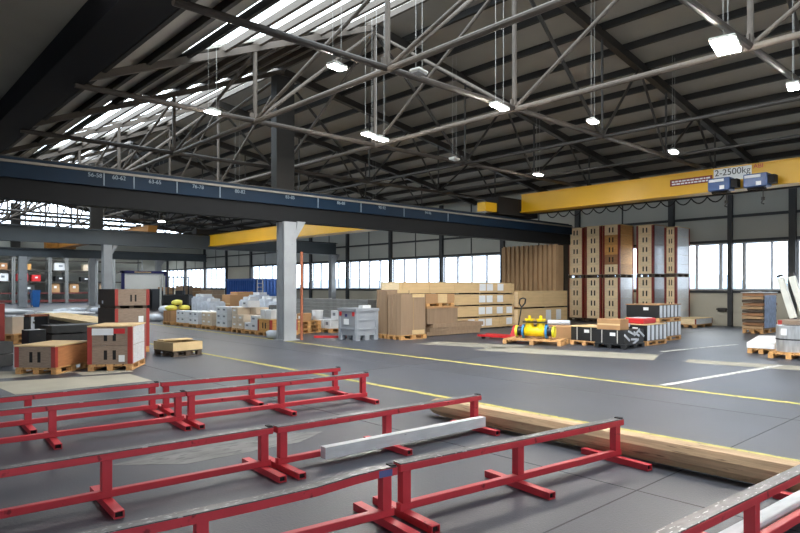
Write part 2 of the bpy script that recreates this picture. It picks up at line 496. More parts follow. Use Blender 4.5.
o.hexa([(3.3, Y0-.25, 6.2), (25.4, Y0-.25, 6.2), (25.4, Y0, 6.2), (3.3, Y0, 6.2), (10.6, Y0-.25, 8.5), (10.7, Y0-.25, 8.5), (10.7, Y0, 8.5), (10.6, Y0, 8.5)])
struct(o.build('wall_front', WALLM), 'wall beside the camera with a wide window')
wb = MB()
for k in range(8): wb.b2(-7+k*2-.05, -7+k*2+.05, Y0-.16, Y0-.08, 1.0, 3.0)
wb = struct(wb.build('window_%d' % n, FRAME), 'wide window of the wall beside the camera'); n += 1
MB().b2(-7, 7, Y0-.13, Y0-.12, 1.0, 3.0).build('pane', PANE, wb)

# roof: saw-tooth with glazed steep slope
def slab(mb, x0, x1, zf, y0, y1, t=.07, dz=.12):
    mb.hexa([(x0, y0, zf(x0)+dz), (x1, y0, zf(x1)+dz), (x1, y1, zf(x1)+dz), (x0, y1, zf(x0)+dz),
             (x0, y0, zf(x0)+dz+t), (x1, y0, zf(x1)+dz+t), (x1, y1, zf(x1)+dz+t), (x0, y1, zf(x0)+dz+t)])
r = MB()
slab(r, 10.65, X1+.3, ZR, Y0-.3, YG+.2)
ce = struct(r.build('ceiling', ROOF), 'shallow slope of sheet roof above the goods')
r = MB()
slab(r, 3.3, 5.42, ZL, Y0-.3, YG+.2)
last = Y0-.3
for a, b in SKYL + [(YG+.2, None)]:
    slab(r, 5.42, 10.65, ZL, last, a)
    last = b
ce2 = struct(r.build('ceiling', ROOF), 'steep roof slope that holds the skylights')
r = MB()
slab(r, -8.7, 2.9, ZM, Y0-.3, YG+.2)
slab(r, -13.4, -8.6, ZN, Y0-.3, YG+.2)
ce3 = struct(r.build('ceiling', ROOF), 'sheet roof left of the box gutter')
wn = n
for i, (a, b) in enumerate(SKYL):
    f = MB()
    for k in range(int((b-a)/5.2)+1):
        yy = a+.04+k*5.2
        if yy < b: f.hexa([(5.42, yy-.03, ZL(5.42)+.1), (10.6, yy-.03, ZL(10.6)+.1), (10.6, yy+.03, ZL(10.6)+.1), (5.42, yy+.03, ZL(5.42)+.1), (5.42, yy-.03, ZL(5.42)+.2), (10.6, yy-.03, ZL(10.6)+.2), (10.6, yy+.03, ZL(10.6)+.2), (5.42, yy+.03, ZL(5.42)+.2)])
    o = struct(f.build('window_%d' % wn, TUBE), 'bright roof skylight'); wn += 1
    g = MB(); slab(g, 5.42, 10.62, ZL, a, b, .012, .15)
    g.build('pane', SKYP, o)
# purlins along Y under the sheet
for k in range(12):
    x = 11.7+k*1.2
    MB().box((x, (Y0+YG)/2, ZR(x)+.03), (.09, YG-Y0, .17)).build('purlin', PURL, ce)
for k in range(9):
    x = 3.75+k*.84
    MB().box((x+.05, (Y0+YG)/2, ZL(x)+.04), (.08, YG-Y0, .15)).build('purlin', TUBE if k > 2 else PURL, ce2)
for k in range(9):
    x = -8.0+k*1.36
    MB().box((x, (Y0+YG)/2, ZM(x)+.03), (.09, YG-Y0, .17)).build('purlin', PURL, ce3)
MB().b2(2.78, 3.46, Y0, YG, 5.3, 5.78).build('valley_gutter', NAVY)
struct(bpy.data.objects['valley_gutter'], 'dark navy box gutter between the two roofs')

# ------------------------------------------------------------------ steel frame: columns, runways, trusses
def column(x, y, ztop, zroof, label, wd=.4, px=-.36):
    t = thing('steel_column', label, 'column', (x, y, 0), 0, 'steel columns under the crane runways')
    m = MB()
    m.box((0, -wd/2+.02, ztop/2), (wd, .04, ztop)).box((0, wd/2-.02, ztop/2), (wd, .04, ztop)).box((0, 0, ztop/2), (.05, wd-.08, ztop))
    m.box((-wd/2+.02, 0, ztop/2), (.03, wd*.55, ztop))
    m.build('shaft', COLM, t)
    MB().box((0, 0, .015), (wd+.14, wd+.14, .03)).build('base_plate', COLM, t)
    b = MB()
    b.hexa([(wd/2, -.16, ztop-.45), (wd/2+.04, -.16, ztop-.45), (wd/2+.04, .02, ztop-.45), (wd/2, .02, ztop-.45),
            (wd/2+.06, -.16, ztop+.03), (wd/2+.34, -.16, ztop+.03), (wd/2+.34, .02, ztop+.03), (wd/2+.06, .02, ztop+.03)])
    b.build('bracket', COLM, t)
    if zroof:
        MB().box((px, .55, (ztop+zroof)/2), (.6, .3, zroof-ztop)).build('upper_post', POSTD, t)
    return t
c1 = column(9.42, 15.12, 3.33, 7.6, 'light grey steel column with a rusty pipe on its side', px=.22)
pp = MB().tube((9.755, 14.86, .002), (9.755, 14.86, 2.5), .042).build('rust_pipe', RUST)
tag(pp, 'rust brown upright pipe against the nearest grey column', 'pipe')
column(10.45, 34.2, 3.69, 7.9, 'grey column right behind the tall dark sided box stack', .42)
column(10.5, 54.2, 3.82, 7.9, 'grey column beside the blue bin in front of the racks', .55)
column(15.4, 54.2, 3.82, 0, 'slim grey column in front of the racks, right of the blue bin', .42)
column(20.8, 54.2, 3.82, 0, 'slim far column rising above the white cabin', .42)
column(24.9, 34.2, 3.69, 0, 'grey column against the window wall behind the grey plastic box', .36)

def runway(name, label, y, zb, zt, m, x0=X0+.1, x1=X1-.2):
    t = thing(name, label, 'crane runway beam', (0, y, 0), 0, 'crane runway beams')
    b = MB()
    b.b2(x0, x1, -.03, .03, zb, zt).b2(x0, x1, -.2, .2, zb, zb+.04).b2(x0, x1, -.2, .2, zt-.04, zt)
    b.build('girder', m, t)
    MB().b2(x0, x1, -.03, .03, zt, zt+.05).build('rail', STEEL_D, t)
    return t
YR = 15.12
t = thing('crane_runway_beam', 'long blue crane runway beam with white bay numbers on top of a dark girder', 'crane runway beam', (0, YR, 0), 0, 'crane runway beams')
MB().b2(X0+.1, 23.7, -.2, .16, 3.78, 4.20).build('blue_girder', BLUE_B, t)
MB().b2(X0+.1, 23.7, -.12, .24, 3.34, 3.78).build('lower_girder', GREY_B, t)
MB().b2(X0+.1, 23.7, -.24, -.2, 4.085, 4.135).build('conductor_strip', STRIPC, t)
MB().b2(X0+.1, 23.7, -.05, .01, 4.20, 4.25).build('rail', STEEL_D, t)
for u, s in ((95, '56-58'), (119, '60-62'), (155, '63-65'), (198, '76-78'), (240, '80-82'), (290, '83-85'), (341, '86-88'), (382, '90-92'), (428, '94-96')):
    k = (u-400)/620
    a, b = FWD.x+k*FWD.y, FWD.y-k*FWD.x
    text('bay_number', s, .13, TEXTW, t, face_my(((YR-.2)/b*a, -.206, 4.01)))
for u in (104, 134, 177, 220, 318, 361, 404, 448):
    k = (u-400)/620
    x = (YR-.2)/(FWD.y-k*FWD.x)*(FWD.x+k*FWD.y)
    MB().b2(x-.012, x+.012, -.206, -.2, 3.8, 4.085).build('bay_tick', TEXTW, t)
MB().b2(23.3, 23.6, -.1, .2, 0, 3.34).build('end_post', STEEL_D, t)
runway('crane_runway_beam', 'slate grey crane runway beam over the middle grey column', 34.2, 3.69, 4.46, SLATE_B, x0=X0+.1)
runway('crane_runway_beam', 'farthest grey crane runway beam in front of the racks', 54.2, 3.82, 4.45, SLATE_B)

HC = 5.28
NODES = [3.53, 7.06, 10.63, 14.2, 17.75, 21.3]
TY = [-1.08+4.58*k for k in range(0, 13)]
def truss(y, label):
    t = thing('roof_truss', label, 'roof truss', (0, y, 0), 0, 'tubular trusses across the roof')
    MB().tube((3.3, 0, HC), (X1-.05, 0, HC), .06).build('bottom_chord', CHORD, t)
    MB().bar((3.4, 0, ZL(3.4)-.08), (10.63, 0, ZL(10.63)-.08), .12, .14).build('top_chord', TUBE, t)
    MB().bar((10.63, 0, ZR(10.63)-.12), (X1-.05, 0, ZR(X1)-.12), .17, .22).build('top_chord', STEEL_D, t)
    for i, x in enumerate(NODES[1:]):
        zt = ZL(x)-.15 if x < 10.6 else ZR(x)-.15
        MB().tube((x, 0, HC), (x, 0, zt), .05 if i < 2 else .03).build('post', TUBE if i < 2 else STEEL_D, t)
        MB().b2(x-.13, x+.13, -.02, .02, HC-.02, HC+.17).build('gusset', TUBE if i < 2 else STEEL_D, t)
    MB().tube((7.06, 0, HC), (10.6, 0, 8.3), .045).build('diagonal', TUBE, t)
    MB().tube((10.7, 0, 8.2), (14.15, 0, HC), .045).build('diagonal', STEEL_D, t)
    MB().tube((14.2, 0, HC), (16.1, 0, ZR(16.1)-.2), .035).build('diagonal', STEEL_D, t)
    MB().tube((16.2, 0, ZR(16.2)-.2), (17.75, 0, HC), .035).build('diagonal', STEEL_D, t)
    MB().tube((17.75, 0, HC), (19.8, 0, ZR(19.8)-.2), .035).build('diagonal', STEEL_D, t)
    MB().tube((19.9, 0, ZR(19.9)-.2), (21.3, 0, HC), .035).build('diagonal', STEEL_D, t)
    return t
T0 = truss(TY[0], 'roof truss above and behind the camera, beside the red racks')
TL = ['roof truss over the nearest ceiling lamps at the upper right', 'roof truss that runs down from the top left corner of the skylight', 'roof truss right before the blue runway beam',
      'first roof truss beyond the blue runway beam', 'second roof truss beyond the blue runway beam', 'third roof truss beyond the blue runway beam', 'roof truss just beyond the middle runway beam',
      'second roof truss beyond the middle runway beam', 'third roof truss beyond the middle runway beam', 'fourth roof truss beyond the middle runway beam', 'last but one roof truss before the end wall', 'last roof truss before the glazed end wall']
for y, l in zip(TY[1:], TL):
    dup(T0, (0, y, 0), 0, l)
def lattice(x, label, zt, light):
    t = thing('lattice_girder', label, 'lattice girder', (x, 0, 0), 0, 'lattice girders tying the trusses together')
    m = TUBE if light else STEEL_D
    MB().tube((0, Y0+.1, HC-.02), (0, YG-.1, HC-.02), .055 if light else .045).build('bottom_chord', m, t)
    if zt:
        for i in range(len(TY)-1):
            a, b = TY[i], TY[i+1]
            MB().tube((0, b, HC), (0, a, zt), .04).build('diagonal', m, t)
            if light == 2 and i % 4 == 2: MB().tube((0, a, HC), (0, b, zt), .04).build('diagonal', m, t)
    return t
lattice(7.06, 'lattice girder under the lower half of the skylight', ZL(7.06)-.2, 1)
lattice(10.63, 'lattice girder under the roof ridge', 8.25, 2)
lattice(14.2, 'dark tie girder nearest to the roof ridge on the shallow slope', 0, 0)
lattice(17.75, 'dark tie girder above the yellow crane', 0, 0)

# ------------------------------------------------------------------ cranes
def crane(label, x, ya, yb, zb, zt, m, dx=.42):
    t = thing('bridge_crane', label, 'bridge crane', (x, 0, 0), 0, 'overhead bridge cranes')
    MB().b2(0, dx, ya, yb, zb, zt).build('girder', m, t)
    MB().b2(-.1, dx+.1, ya, yb, zb-.04, zb).build('bottom_flange', m, t)
    MB().b2(-.05, dx+.05, ya, yb, zt, zt+.03).build('top_flange', m, t)
    return t
CX = 19.85
CR = crane('yellow bridge crane that carries the white load sign and two blue hoists', CX, -6.5, 14.75, 4.44, 5.08, CRANE, .4)
e = MB().b2(-1.4, 1.1, 14.76, 15.4, 4.26, 4.92).build('end_carriage', INNER, CR)
MB().b2(-2.05, -1.4, 14.85, 15.25, 4.32, 4.66).build('buffer', CRANE, e)
MB().b2(.6, .66, -6, 14.4, 4.36, 4.42).build('cable_rail', STEEL_D, CR)
fest = MB()
ys = [14 - .5*i for i in range(14)]
for a, b in zip(ys, ys[1:]):
    pts = [(.63, a+(b-a)*k/6, 4.36-.18*(1-((k-3)/3)**2)) for k in range(7)]
    for p, q in zip(pts, pts[1:]): fest.tube(p, q, .02, n=6)
fest.build('festoon_cable', INNER, CR)
def sign(name, y0, y1, z0, z1, m, parent):
    return MB().b2(-.015, -.001, y0, y1, z0, z1).build(name, m, parent)
s = sign('load_sign', 6.50, 7.56, 4.70, 5.12, LABEL, CR); s['label'] = 'white sign reading 2-2500kg'
text('lettering', '2-2500kg', .27, BLACK, s, face_mx((-.017, 7.03, 4.95)))
s = sign('maker_plate', 7.6, 8.9, 4.72, 4.93, BRKT, CR); s['label'] = 'maroon plate with two lines of small white writing'
for z in (4.86, 4.78):
    y = 8.84
    rr = random.Random(int(z*1000))
    bl = MB()
    while y > 7.72:
        wd = rr.uniform(.05, .13)
        bl.b2(-.02, -.015, y-wd, y, z-.022, z+.022); y -= wd+.025
    bl.build('writing', LABEL, s)
text('red_lettering', 'ABI', .18, REDL, CR, face_mx((-.012, 6.32, 5.02)))
def hoist(y, label):
    t = thing('hoist', label, 'hoist', (19.5, y, 0), 0, 'blue hoists under the yellow crane')
    MB().box((0, 0, 4.54), (.4, .62, .38)).bevel(.02).build('housing', HOIST, t)
    MB().box((-.215, .06, 4.65), (.01, .42, .08)).build('name_strip', LABEL, t)
    MB().box((-.22, -.1, 4.44), (.02, .13, .11)).build('white_plate', LABEL, t)
    MB().box((0, -.4, 4.54), (.28, .17, .24)).build('trolley', INNER, t)
    MB().tube((0, -.2, 4.36), (0, .25, 4.36), .08).build('drum', STEEL_D, t)
    MB().box((.27, 0, 4.372), (.34, .22, .055)).build('hanger', STEEL_D, t)
    h = MB().tube((0, -.15, 4.34), (0, -.15, 4.06), .014)
    h.tube((0, -.15, 4.06), (0, -.15, 3.97), .05).tube((0, -.15, 3.97), (0, -.1, 3.9), .018).tube((0, -.1, 3.9), (0, -.18, 3.86), .018)
    h.build('hook', STEEL_D, t)
hoist(7.22, 'blue hoist just below the white load sign')
hoist(6.24, 'blue hoist to the right of the white load sign')
C2 = crane('yellow bridge crane in the middle bay behind the nearest column', 15.9, 17.0, 33.7, 3.86, 4.44, CRANE, .5)
MB().b2(-.8, 1.3, 33.72, 34.3, 4.52, 4.8).build('end_carriage', INNER, C2)
MB().b2(-.012, -.001, 24.6, 25.2, 4.06, 4.34).build('label_plate', LABEL, C2)
C3 = crane('orange bridge crane in the far bay above the racks', 12.8, 34.8, 53.68, 4.55, 4.9, CRANE_O, .5)
MB().b2(-.8, 1.3, 53.7, 54.4, 4.52, 5.0).build('end_carriage', CRANE_O, C3)

# ------------------------------------------------------------------ lamps
def lamp(x, y, z, ztop, label, lit=True, wd=.32, dp=.2):
    t = thing('ceiling_lamp', label, 'ceiling lamp', (x, y, z), .2, 'lamps hung from the roof on wires')
    MB().box((0, 0, .038), (wd, dp, .045)).bevel(.012).build('housing', LAMPH, t)
    MB().box((0, 0, .005), (wd-.04, dp-.04, .02)).build('diffuser', GLOW if lit else LAMPOFF, t)
    for s_ in (-1, 1):
        MB().tube((s_*wd*.32, 0, .085), (s_*wd*.32, 0, ztop-z), .0035, n=5).build('wire', WIREM, t)
    MB().box((0, 0, .08), (.1, .08, .04)).build('driver_box', LAMPH, t)
lamp(6.09, 8.23, 5.10, ZL(6.09), 'lit lamp hanging under the large skylight')
lamp(9.74, 7.77, 5.06, ZL(9.74), 'lit lamp at the truss joint in the upper middle', wd=0.52)
lamp(9.70, 3.53, 5.04, ZL(9.70), 'bright lamp at the upper right, largest in view', wd=0.67, dp=0.35)
lamp(9.49, 11.55, 5.15, ZL(9.49), 'upper lamp of the close pair left of the picture centre', wd=0.39)
lamp(9.53, 11.17, 4.99, ZL(9.53), 'lower lamp of the close pair left of the picture centre', wd=0.46)
lamp(12.26, 7.20, 5.11, ZR(12.26), 'round looking lit lamp right of the upper middle joint')
lamp(16.75, 11.79, 5.11, ZR(16.75), 'small lit lamp just above the yellow crane', wd=0.39)
lamp(12.56, 3.44, 5.04, ZR(12.56), 'lamp at the right picture edge, below the brightest one', wd=0.42)
lamp(5.80, 12.18, 5.13, ZL(5.80), 'lit lamp left of the truss joint before the blue runway')
lamp(13.02, 12.01, 5.11, ZR(13.02), 'unlit lamp in the middle under the roof sheet', False)
lamp(7.48, 7.73, 5.20, ZL(7.48), 'unlit lamp right of the lamp under the skylight', False, .3)
lamp(16.30, 7.22, 5.04, ZR(16.30), 'lit lamp above the middle of the yellow crane', wd=0.42)
lamp(11.76, 30.24, 4.69, ZR(11.76), 'far lit lamp under the roof of the middle bay')

for i, (x, y, z) in enumerate(((2.2, 8.2, 5.1), (6.6, 3.4, 5.1), (6.6, -1.2, 5.1), (11, -1.2, 5.1), (16, -1.2, 5.1), (19.2, 3.0, 5.1), (20.0, -1.2, 5.1))):  # lamps added outside the view to brighten the near hall
    lamp(x, y, z, (ZM(x) if x < 2.8 else ZL(x) if x < 10.6 else ZR(x)), 'unseen lamp added for light over the near part of the hall')
for i, (x, y) in enumerate(((14.6, 41), (18, 47), (9.5, 45))):  # hidden lamps added to light the far bay and the white partition
    lamp(x, y, 4.95, (ZL(x) if x < 10.6 else ZR(x)), 'added lamp lighting the far bay, hidden behind the slate runway beam')
for i, x in enumerate((12, 16.5, 21)):  # unseen lamps added to lift the racks and the end wall
    lamp(x, 61.2 if i < 3 else 0, 4.6, 5.1, 'unseen lamp added under the low ceiling to light the racks')
for i, (x, y) in enumerate(((11.5, 22), (18, 21.5), (13.5, 28), (20, 27.5), (6.2, 27))):  # extra hidden lamps that brighten the goods in the middle bay
    lamp(x, y, 4.95, (ZL(x) if x < 10.6 else ZR(x)), 'added lamp lighting the middle bay, hidden behind the blue runway beam')
# ------------------------------------------------------------------ red racks
def rack(x0, x1, y, ang, label, mids, bend=False, ylab=None):
    """low red stand: bottom rail on cross feet, posts, top rail with a worn steel strip"""
    Ln = x1-x0
    t = thing('red_stand', label, 'red stand', (x0, y, 0), ang, 'low red steel stands')
    MB().b2(0, Ln, -.025, .025, .052, .102).bevel(.004).build('bottom_rail', RED, t)
    if not bend:
        MB().b2(-.01, Ln+.01, -.042, .042, .312, .360).bevel(.004).build('top_rail', RED, t)
        MB().b2(-.008, Ln+.008, -.040, .040, .360, .366).build('wear_strip', WORN, t)
    else:
        zs = [(0, -.028), (Ln*.62, -.03), (Ln*.78, -.024), (Ln*.88, -.004), (Ln*.95, .004), (Ln+.01, 0)]
        tr, st = MB(), MB()
        for (a, za), (b, zb) in zip(zs, zs[1:]):
            tr.hexa([(a, -.042, .312+za), (b, -.042, .312+zb), (b, .042, .312+zb), (a, .042, .312+za), (a, -.042, .36+za), (b, -.042, .36+zb), (b, .042, .36+zb), (a, .042, .36+za)])
            st.hexa([(a, -.040, .36+za), (b, -.040, .36+zb), (b, .040, .36+zb), (a, .040, .36+za), (a, -.040, .366+za), (b, -.040, .366+zb), (b, .040, .366+zb), (a, .040, .366+za)])
        tr.build('top_rail', RED, t); st.build('wear_strip', WORN, t)
        MB().b2(Ln-.13, Ln-.03, -.0435, -.042, .315, .358).build('blue_paint_patch', mat('faded_blue_paint', rgb(90, 98, 150), .5), t)
    MB().b2(Ln-.03, Ln+.008, -.03, .03, .366, .374).build('stop_lug', INNER, t)
    for x in [.05]+mids+[Ln-.06]:
        hi = .312-(.028 if bend and x < Ln*.7 else 0)
        MB().b2(x-.032, x+.032, -.03, .03, .102, hi).build('post', RED, t)
        f = MB()
        f.b2(x-.032, x+.032, -.33, .33, .044, .05).b2(x-.032, x+.032, -.33, .33, .001, .007)
        f.b2(x-.032, x-.026, -.33, .33, .007, .044).b2(x+.026, x+.032, -.33, .33, .007, .044)
        fo = f.build('foot', RED, t)
        MB().b2(x-.026, x+.026, -.31, .31, .007, .044).build('hollow_inside', INNER, fo)
    return t
rack(.30, 2.84, 7.54, -.045, 'left red stand of the farthest row', [1.2])
rack(2.88, 5.28, 7.40, -.14, 'right red stand of the farthest row, before the yellow line', [1.12])
rack(.25, 2.81, 6.79, -.08, 'left red stand of the second row from the back', [1.3])
rack(2.83, 5.22, 6.57, -.075, 'right red stand of the second row from the back', [1.14])
rack(.08, 2.62, 4.60, -.06, 'left red stand of the third row from the back', [1.3])
rack(2.66, 5.02, 4.42, -.057, 'red stand with the whitewashed timber lying on its feet', [1.14])
rack(.12, 2.64, 3.25, -.118, 'red stand with a bent top rail at the bottom of the picture', [1.3], bend=True)
rack(2.69, 5.03, 2.975, -.122, 'red stand right of the bent one, its end over the log', [1.1])
rack(2.62, 5.0, 1.31, -.07, 'red stand crossing the lower right corner above the pale board', [1.14])
tb = MB().b2(0, 1.95, -.04, .04, 0, .1).build('whitewashed_timber', WPAINT)
tb.location = (3.04, 4.305, .051); tb.rotation_euler = (0, 0, -.055)
tag(tb, 'whitewashed square timber lying on the feet of a red stand', 'timber')
tb = MB().b2(0, 1.7, -.045, .045, 0, .075).bevel(.005).build('pale_board', WPAINT)
tb.location = (3.3, 1.35, .052); tb.rotation_euler = (0, 0, -.07)
tag(tb, 'pale board lying under the red stand in the lower right corner', 'board')
# log: octagonal, slightly bent, tapered at the far end
lg = thing('log', 'long peeled log lying on the floor along the yellow line', 'log', (5.17, 0, 0))
bm = bmesh.new()
ring_prev = None
N = 10
secs = [(5.12, .06, .0), (5.05, .09, .0), (4.9, .108, .0), (4, .113, .0), (2, .117, .0), (0, .118, .0), (-3, .118, .0)]
for y, r, dx in secs:
    ring = []
    for k in range(N):
        a = 2*PI*(k+.5)/N
        ring.append(bm.verts.new((dx+r*math.cos(a), y, .117+r*math.sin(a)*.98)))
    if ring_prev:
        for k in range(N): bm.faces.new((ring_prev[k], ring_prev[(k+1) % N], ring[(k+1) % N], ring[k]))
    else:
        first = ring
    ring_prev = ring
bm.faces.new(ring_prev)
mb = MB(); mb.bm.free(); mb.bm = bm
mb.build('trunk', LOGM, lg)
e2 = bmesh.new()
vs_ = [e2.verts.new((.05*math.cos(2*PI*k/N), 5.121, .113+.05*math.sin(2*PI*k/N))) for k in range(N)]
vs2 = [e2.verts.new((.05*math.cos(2*PI*k/N), 5.135, .113+.05*math.sin(2*PI*k/N))) for k in range(N)]
e2.faces.new(vs2); e2.faces.new(vs_)
for k in range(N): e2.faces.new((vs_[k], vs_[(k+1) % N], vs2[(k+1) % N], vs2[k]))
mb = MB(); mb.bm.free(); mb.bm = e2
mb.build('cut_end', LOGE, lg)

# ------------------------------------------------------------------ pallets and crates
def pallet(name, lx, ly, h, m, label, loc, rz=0, group='wooden pallets'):
    """lx along local X, ly along local Y, runners along X"""
    t = thing(name, label, 'pallet', loc, rz, group)
    d = MB()
    nb = 5
    for k in range(nb):
        y = -ly/2+ly*(k+.5)/nb
        d.box((0, y, h*.92), (lx, ly/nb*.8, h*.16))
    for x in (-lx/2+.06, 0, lx/2-.06):
        d.box((x, 0, h*.77), (.12 if lx > .7 else .08, ly, h*.14))
    d.build('deck', m, t)
    for y in (-ly/2+.05, 0, ly/2-.05):
        MB().box((0, y, h*.08), (lx, .1, h*.16)).build('runner', m, t)
        for x in (-lx/2+.07, 0, lx/2-.07):
            MB().box((x, y, h*.43), (.14 if lx > .7 else .1, .1, h*.54)).build('block', m, t)
    return t
def collar_box(name, lx, ly, z0, tiers, th, face, side, br, label, cat, loc, rz, group=None, lid=None, base=None, handles=True, cornerw=.035, tier_mats=None):
    """box of stacked wooden collars; -X face is the handle end, -Y face the long side"""
    t = thing(name, label, cat, loc, rz, group)
    if base:
        d = MB()
        d.box((0, 0, z0-.015), (lx, ly, .028))
        for x in (-lx/2+.07, 0, lx/2-.07):
            for y in (-ly/2+.06, 0, ly/2-.06):
                d.box((x, y, z0-.075), (.13, .12, .09))
        d.box((lx/2-.02, 0, z0-.075), (.02, ly, .09))  # rear board added to keep window light out of the pallet gap
        for y in (-ly/2+.06, 0, ly/2-.06): d.box((0, y, z0-.13), (lx, .1, .02))
        d.build('pallet_base', base, t)
    for k in range(tiers):
        a, b = z0+k*th+.003, z0+(k+1)*th-.003
        fm = tier_mats[k] if tier_mats else face
        co = MB().ring(lx, ly, .025, a, b).build('collar', fm, t)
        sm_ = side if side is not None else fm
        if sm_ is not fm and not (tier_mats and side is None):
            co.data.materials.append(sm_)
            for f_ in co.data.polygons:
                if abs(f_.normal.y) > .9: f_.material_index = 1
        if handles:
            for q in (-.06, .06):
                MB().box((-lx/2-.002, q*ly/.6, (a+b)/2), (.006, .045*ly/.6, th*.5)).build('handle_slot', INNER, co)
    zt = z0+tiers*th
    for sx_ in (-1, 1):
        for sy in (-1, 1):
            c = MB()
            q8 = [(lx/2+.007, ly/2+.007), (lx/2+.007, ly/2-cornerw), (lx/2-.001, ly/2-cornerw), (lx/2-.001, ly/2-.001), (lx/2-cornerw, ly/2-.001), (lx/2-cornerw, ly/2+.007)]
            c.poly([(sx_*a_, sy*b_) for a_, b_ in q8], z0+.005, zt-.005)
            c.build('corner_bracket', br, t)
    if lid:
        MB().box((0, 0, zt+.012), (lx+.02, ly+.02, .02)).build('lid', lid, t)
    return t

# left foreground boxes
pallet('pallet', 1.0, .74, .115, WOODO, 'orange pallet under the long flat box at the left', (2.90, 12.42, 0), .76)
b = collar_box('wooden_box', 1.04, .72, .116, 1, .36, WEATH, TANC, BRKTR, 'single tier wooden box with red corners and a plywood lid at the left', 'wooden box', (2.90, 12.42, 0), .76, 'wooden boxes with red corners', LIDW, cornerw=.07)
pallet('pallet', 1.02, .74, .115, WOOD, 'pallet under the two tier box with the paper labels', (3.90, 12.12, 0), 1.0)
b = collar_box('wooden_box', 1.02, .74, .116, 2, .335, WEATH, PALEC, BRKTR, 'two tier wooden box with paper labels and silvery side at the left', 'wooden box', (3.90, 12.12, 0), 1.0, 'wooden boxes with red corners', LIDW, cornerw=.07)
MB().box((-.518, .12, .70), (.006, .36, .12)).build('paper_label', LABEL, b)
MB().box((-.518, -.16, .71), (.006, .19, .09)).build('red_label', REDL, b)
MB().box((-.518, -.2, .22), (.006, .1, .12)).build('paper_label', LABEL, b)
pallet('pallet', .76, 1.2, .14, WOODO, 'pallet under the tall dark sided box stack', (4.98, 15.1, 0), 0)
def dark_crate(z0, h, label, lab):
    t = thing('wooden_crate', label, 'wooden crate', (4.98, 15.1, 0), 0, 'tall stack of dark sided crates')
    MB().b2(-.38, .38, -.6, -.575, z0, z0+h).build('front_board', WEATH, t)
    MB().b2(-.38, -.355, -.575, .6, z0, z0+h).b2(.355, .38, -.575, .6, z0, z0+h).b2(-.355, .355, .575, .6, z0, z0+h).build('dark_side', DARKC, t)
    MB().b2(-.355, .355, -.575, .575, z0+h-.03, z0+h-.005).build('cover', LIDW, t)
    for x in (-.345, .345):
        MB().box((x, -.604, z0+h/2), (.07, .008, h)).build('red_corner', BRKTR, t)
    for q in (-.05, .05):
        MB().box((q+.02, -.603, z0+h*.45), (.035, .008, h*.42 if h < .5 else h*.25)).build('handle_slot', INNER, t)
    if lab: MB().box((.19, -.604, z0+h*.72), (.11, .006, .14)).build('paper_label', LABEL, t)
    else: MB().box((-.384, .25, z0+.07), (.006, .08, .07)).build('white_tag', LABEL, t)
dark_crate(.141, .87, 'lower tall crate with red corners and dark side, a paper label on its front', True)
for i, x in enumerate((-.3, 0, .3)):
    pass
sp = MB()
for x in (-.3, 0, .3): sp.box((4.98+x, 15.1, 1.045), (.1, 1.1, .065))
tag(sp.build('wooden_spacer', WOODD), 'dark wooden spacers between the two dark sided crates', 'spacer')
dark_crate(1.08, .37, 'upper low crate on top of the tall dark sided one', False)
# open frame on a dark pallet
pallet('pallet', .7, .84, .12, WOODD, 'dark pallet under the open wooden collar', (5.62, 13.5, 0), .12)
t = thing('pallet_collar', 'open pale wooden collar standing on a dark pallet on the floor', 'pallet collar', (5.62, 13.5, 0), .12)
for a in (-1, 1):
    MB().box((a*.338, 0, .215), (.024, .84, .18)).build('frame_board', LIDW, t)
    MB().box((0, a*.408, .215), (.652, .024, .18)).build('frame_board', LIDW, t)
lb = MB().box((0, 0, .012), (.7, .28, .022)).build('loose_board', LIDW)
lb.location = (5.68, 13.80, .306); lb.rotation_euler = (0, 0, .1)
tag(lb, 'loose board lying across the open wooden collar', 'board')
# dark covered units at the left edge
for z, l in ((0, 'lower dark grey covered unit at the left picture edge'), (.235, 'upper dark grey covered unit at the left picture edge')):
    o = MB().box((0, 0, .115), (1.1, .75, .225)).bevel(.008).build('covered_unit', DGREY)
    o.location = (1.85, 13.75, z); o.rotation_euler = (0, 0, .6)
    tag(o, l, 'covered unit', 'dark covered units')
# black long crates
for i, z in enumerate((0, .235)):
    t = thing('black_crate', 'long black crate, %s of two, behind the boxes with red corners' % ('bottom one', 'top one')[i], 'black crate', (5.05, 18.9, z), .1, 'black crates')
    MB().b2(-.85, .85, -.4, .4, .03, .225).build('body', DGREY, t)
    for x in (-.7, 0, .7): MB().b2(x-.06, x+.06, -.38, .38, 0, .03).build('skid', BLACK, t)
    MB().b2(.1, .3, -.408, -.4, .09, .16).build('label_plate', LABEL, t)
t = thing('black_box', 'square black box beside the stacked orange pallets', 'black box', (3.72, 17.9, 0), .2)
MB().box((0, 0, .21), (.42, .4, .42)).bevel(.01).build('body', BLACK, t)
MB().box((.02, -.205, .28), (.09, .01, .05)).build('handle', STEEL_D, t)
pallet('pallet', .72, .62, .13, WOODO, 'lower one of two orange pallets near the left picture edge', (3.58, 19.2, 0), .55)
pallet('pallet', .72, .62, .13, WOODO, 'upper one of two orange pallets near the left picture edge', (3.58, 19.2, .131), .55)
t = thing('machine_part_box', 'pale box with a white top on the two orange pallets', 'box', (3.5, 19.2, .262), .55)
MB().box((0, 0, .22), (.34, .34, .44)).build('body', BEIGEC, t)
MB().box((0, 0, .455), (.36, .36, .03)).build('lid', LABEL, t)
t = thing('steel_bracket', 'dark steel bracket frame standing beside the pale box', 'bracket', (4.15, 20.1, 0), .5)
for x in (-.3, .3): MB().box((x, 0, .36), (.06, .5, .72)).build('upright', STEEL_D, t)
MB().box((0, 0, .69), (.66, .5, .05)).build('cross_beam', RUST, t)
t = thing('red_post', 'red steel post at the left picture edge', 'post', (3.12, 18.5, 0))
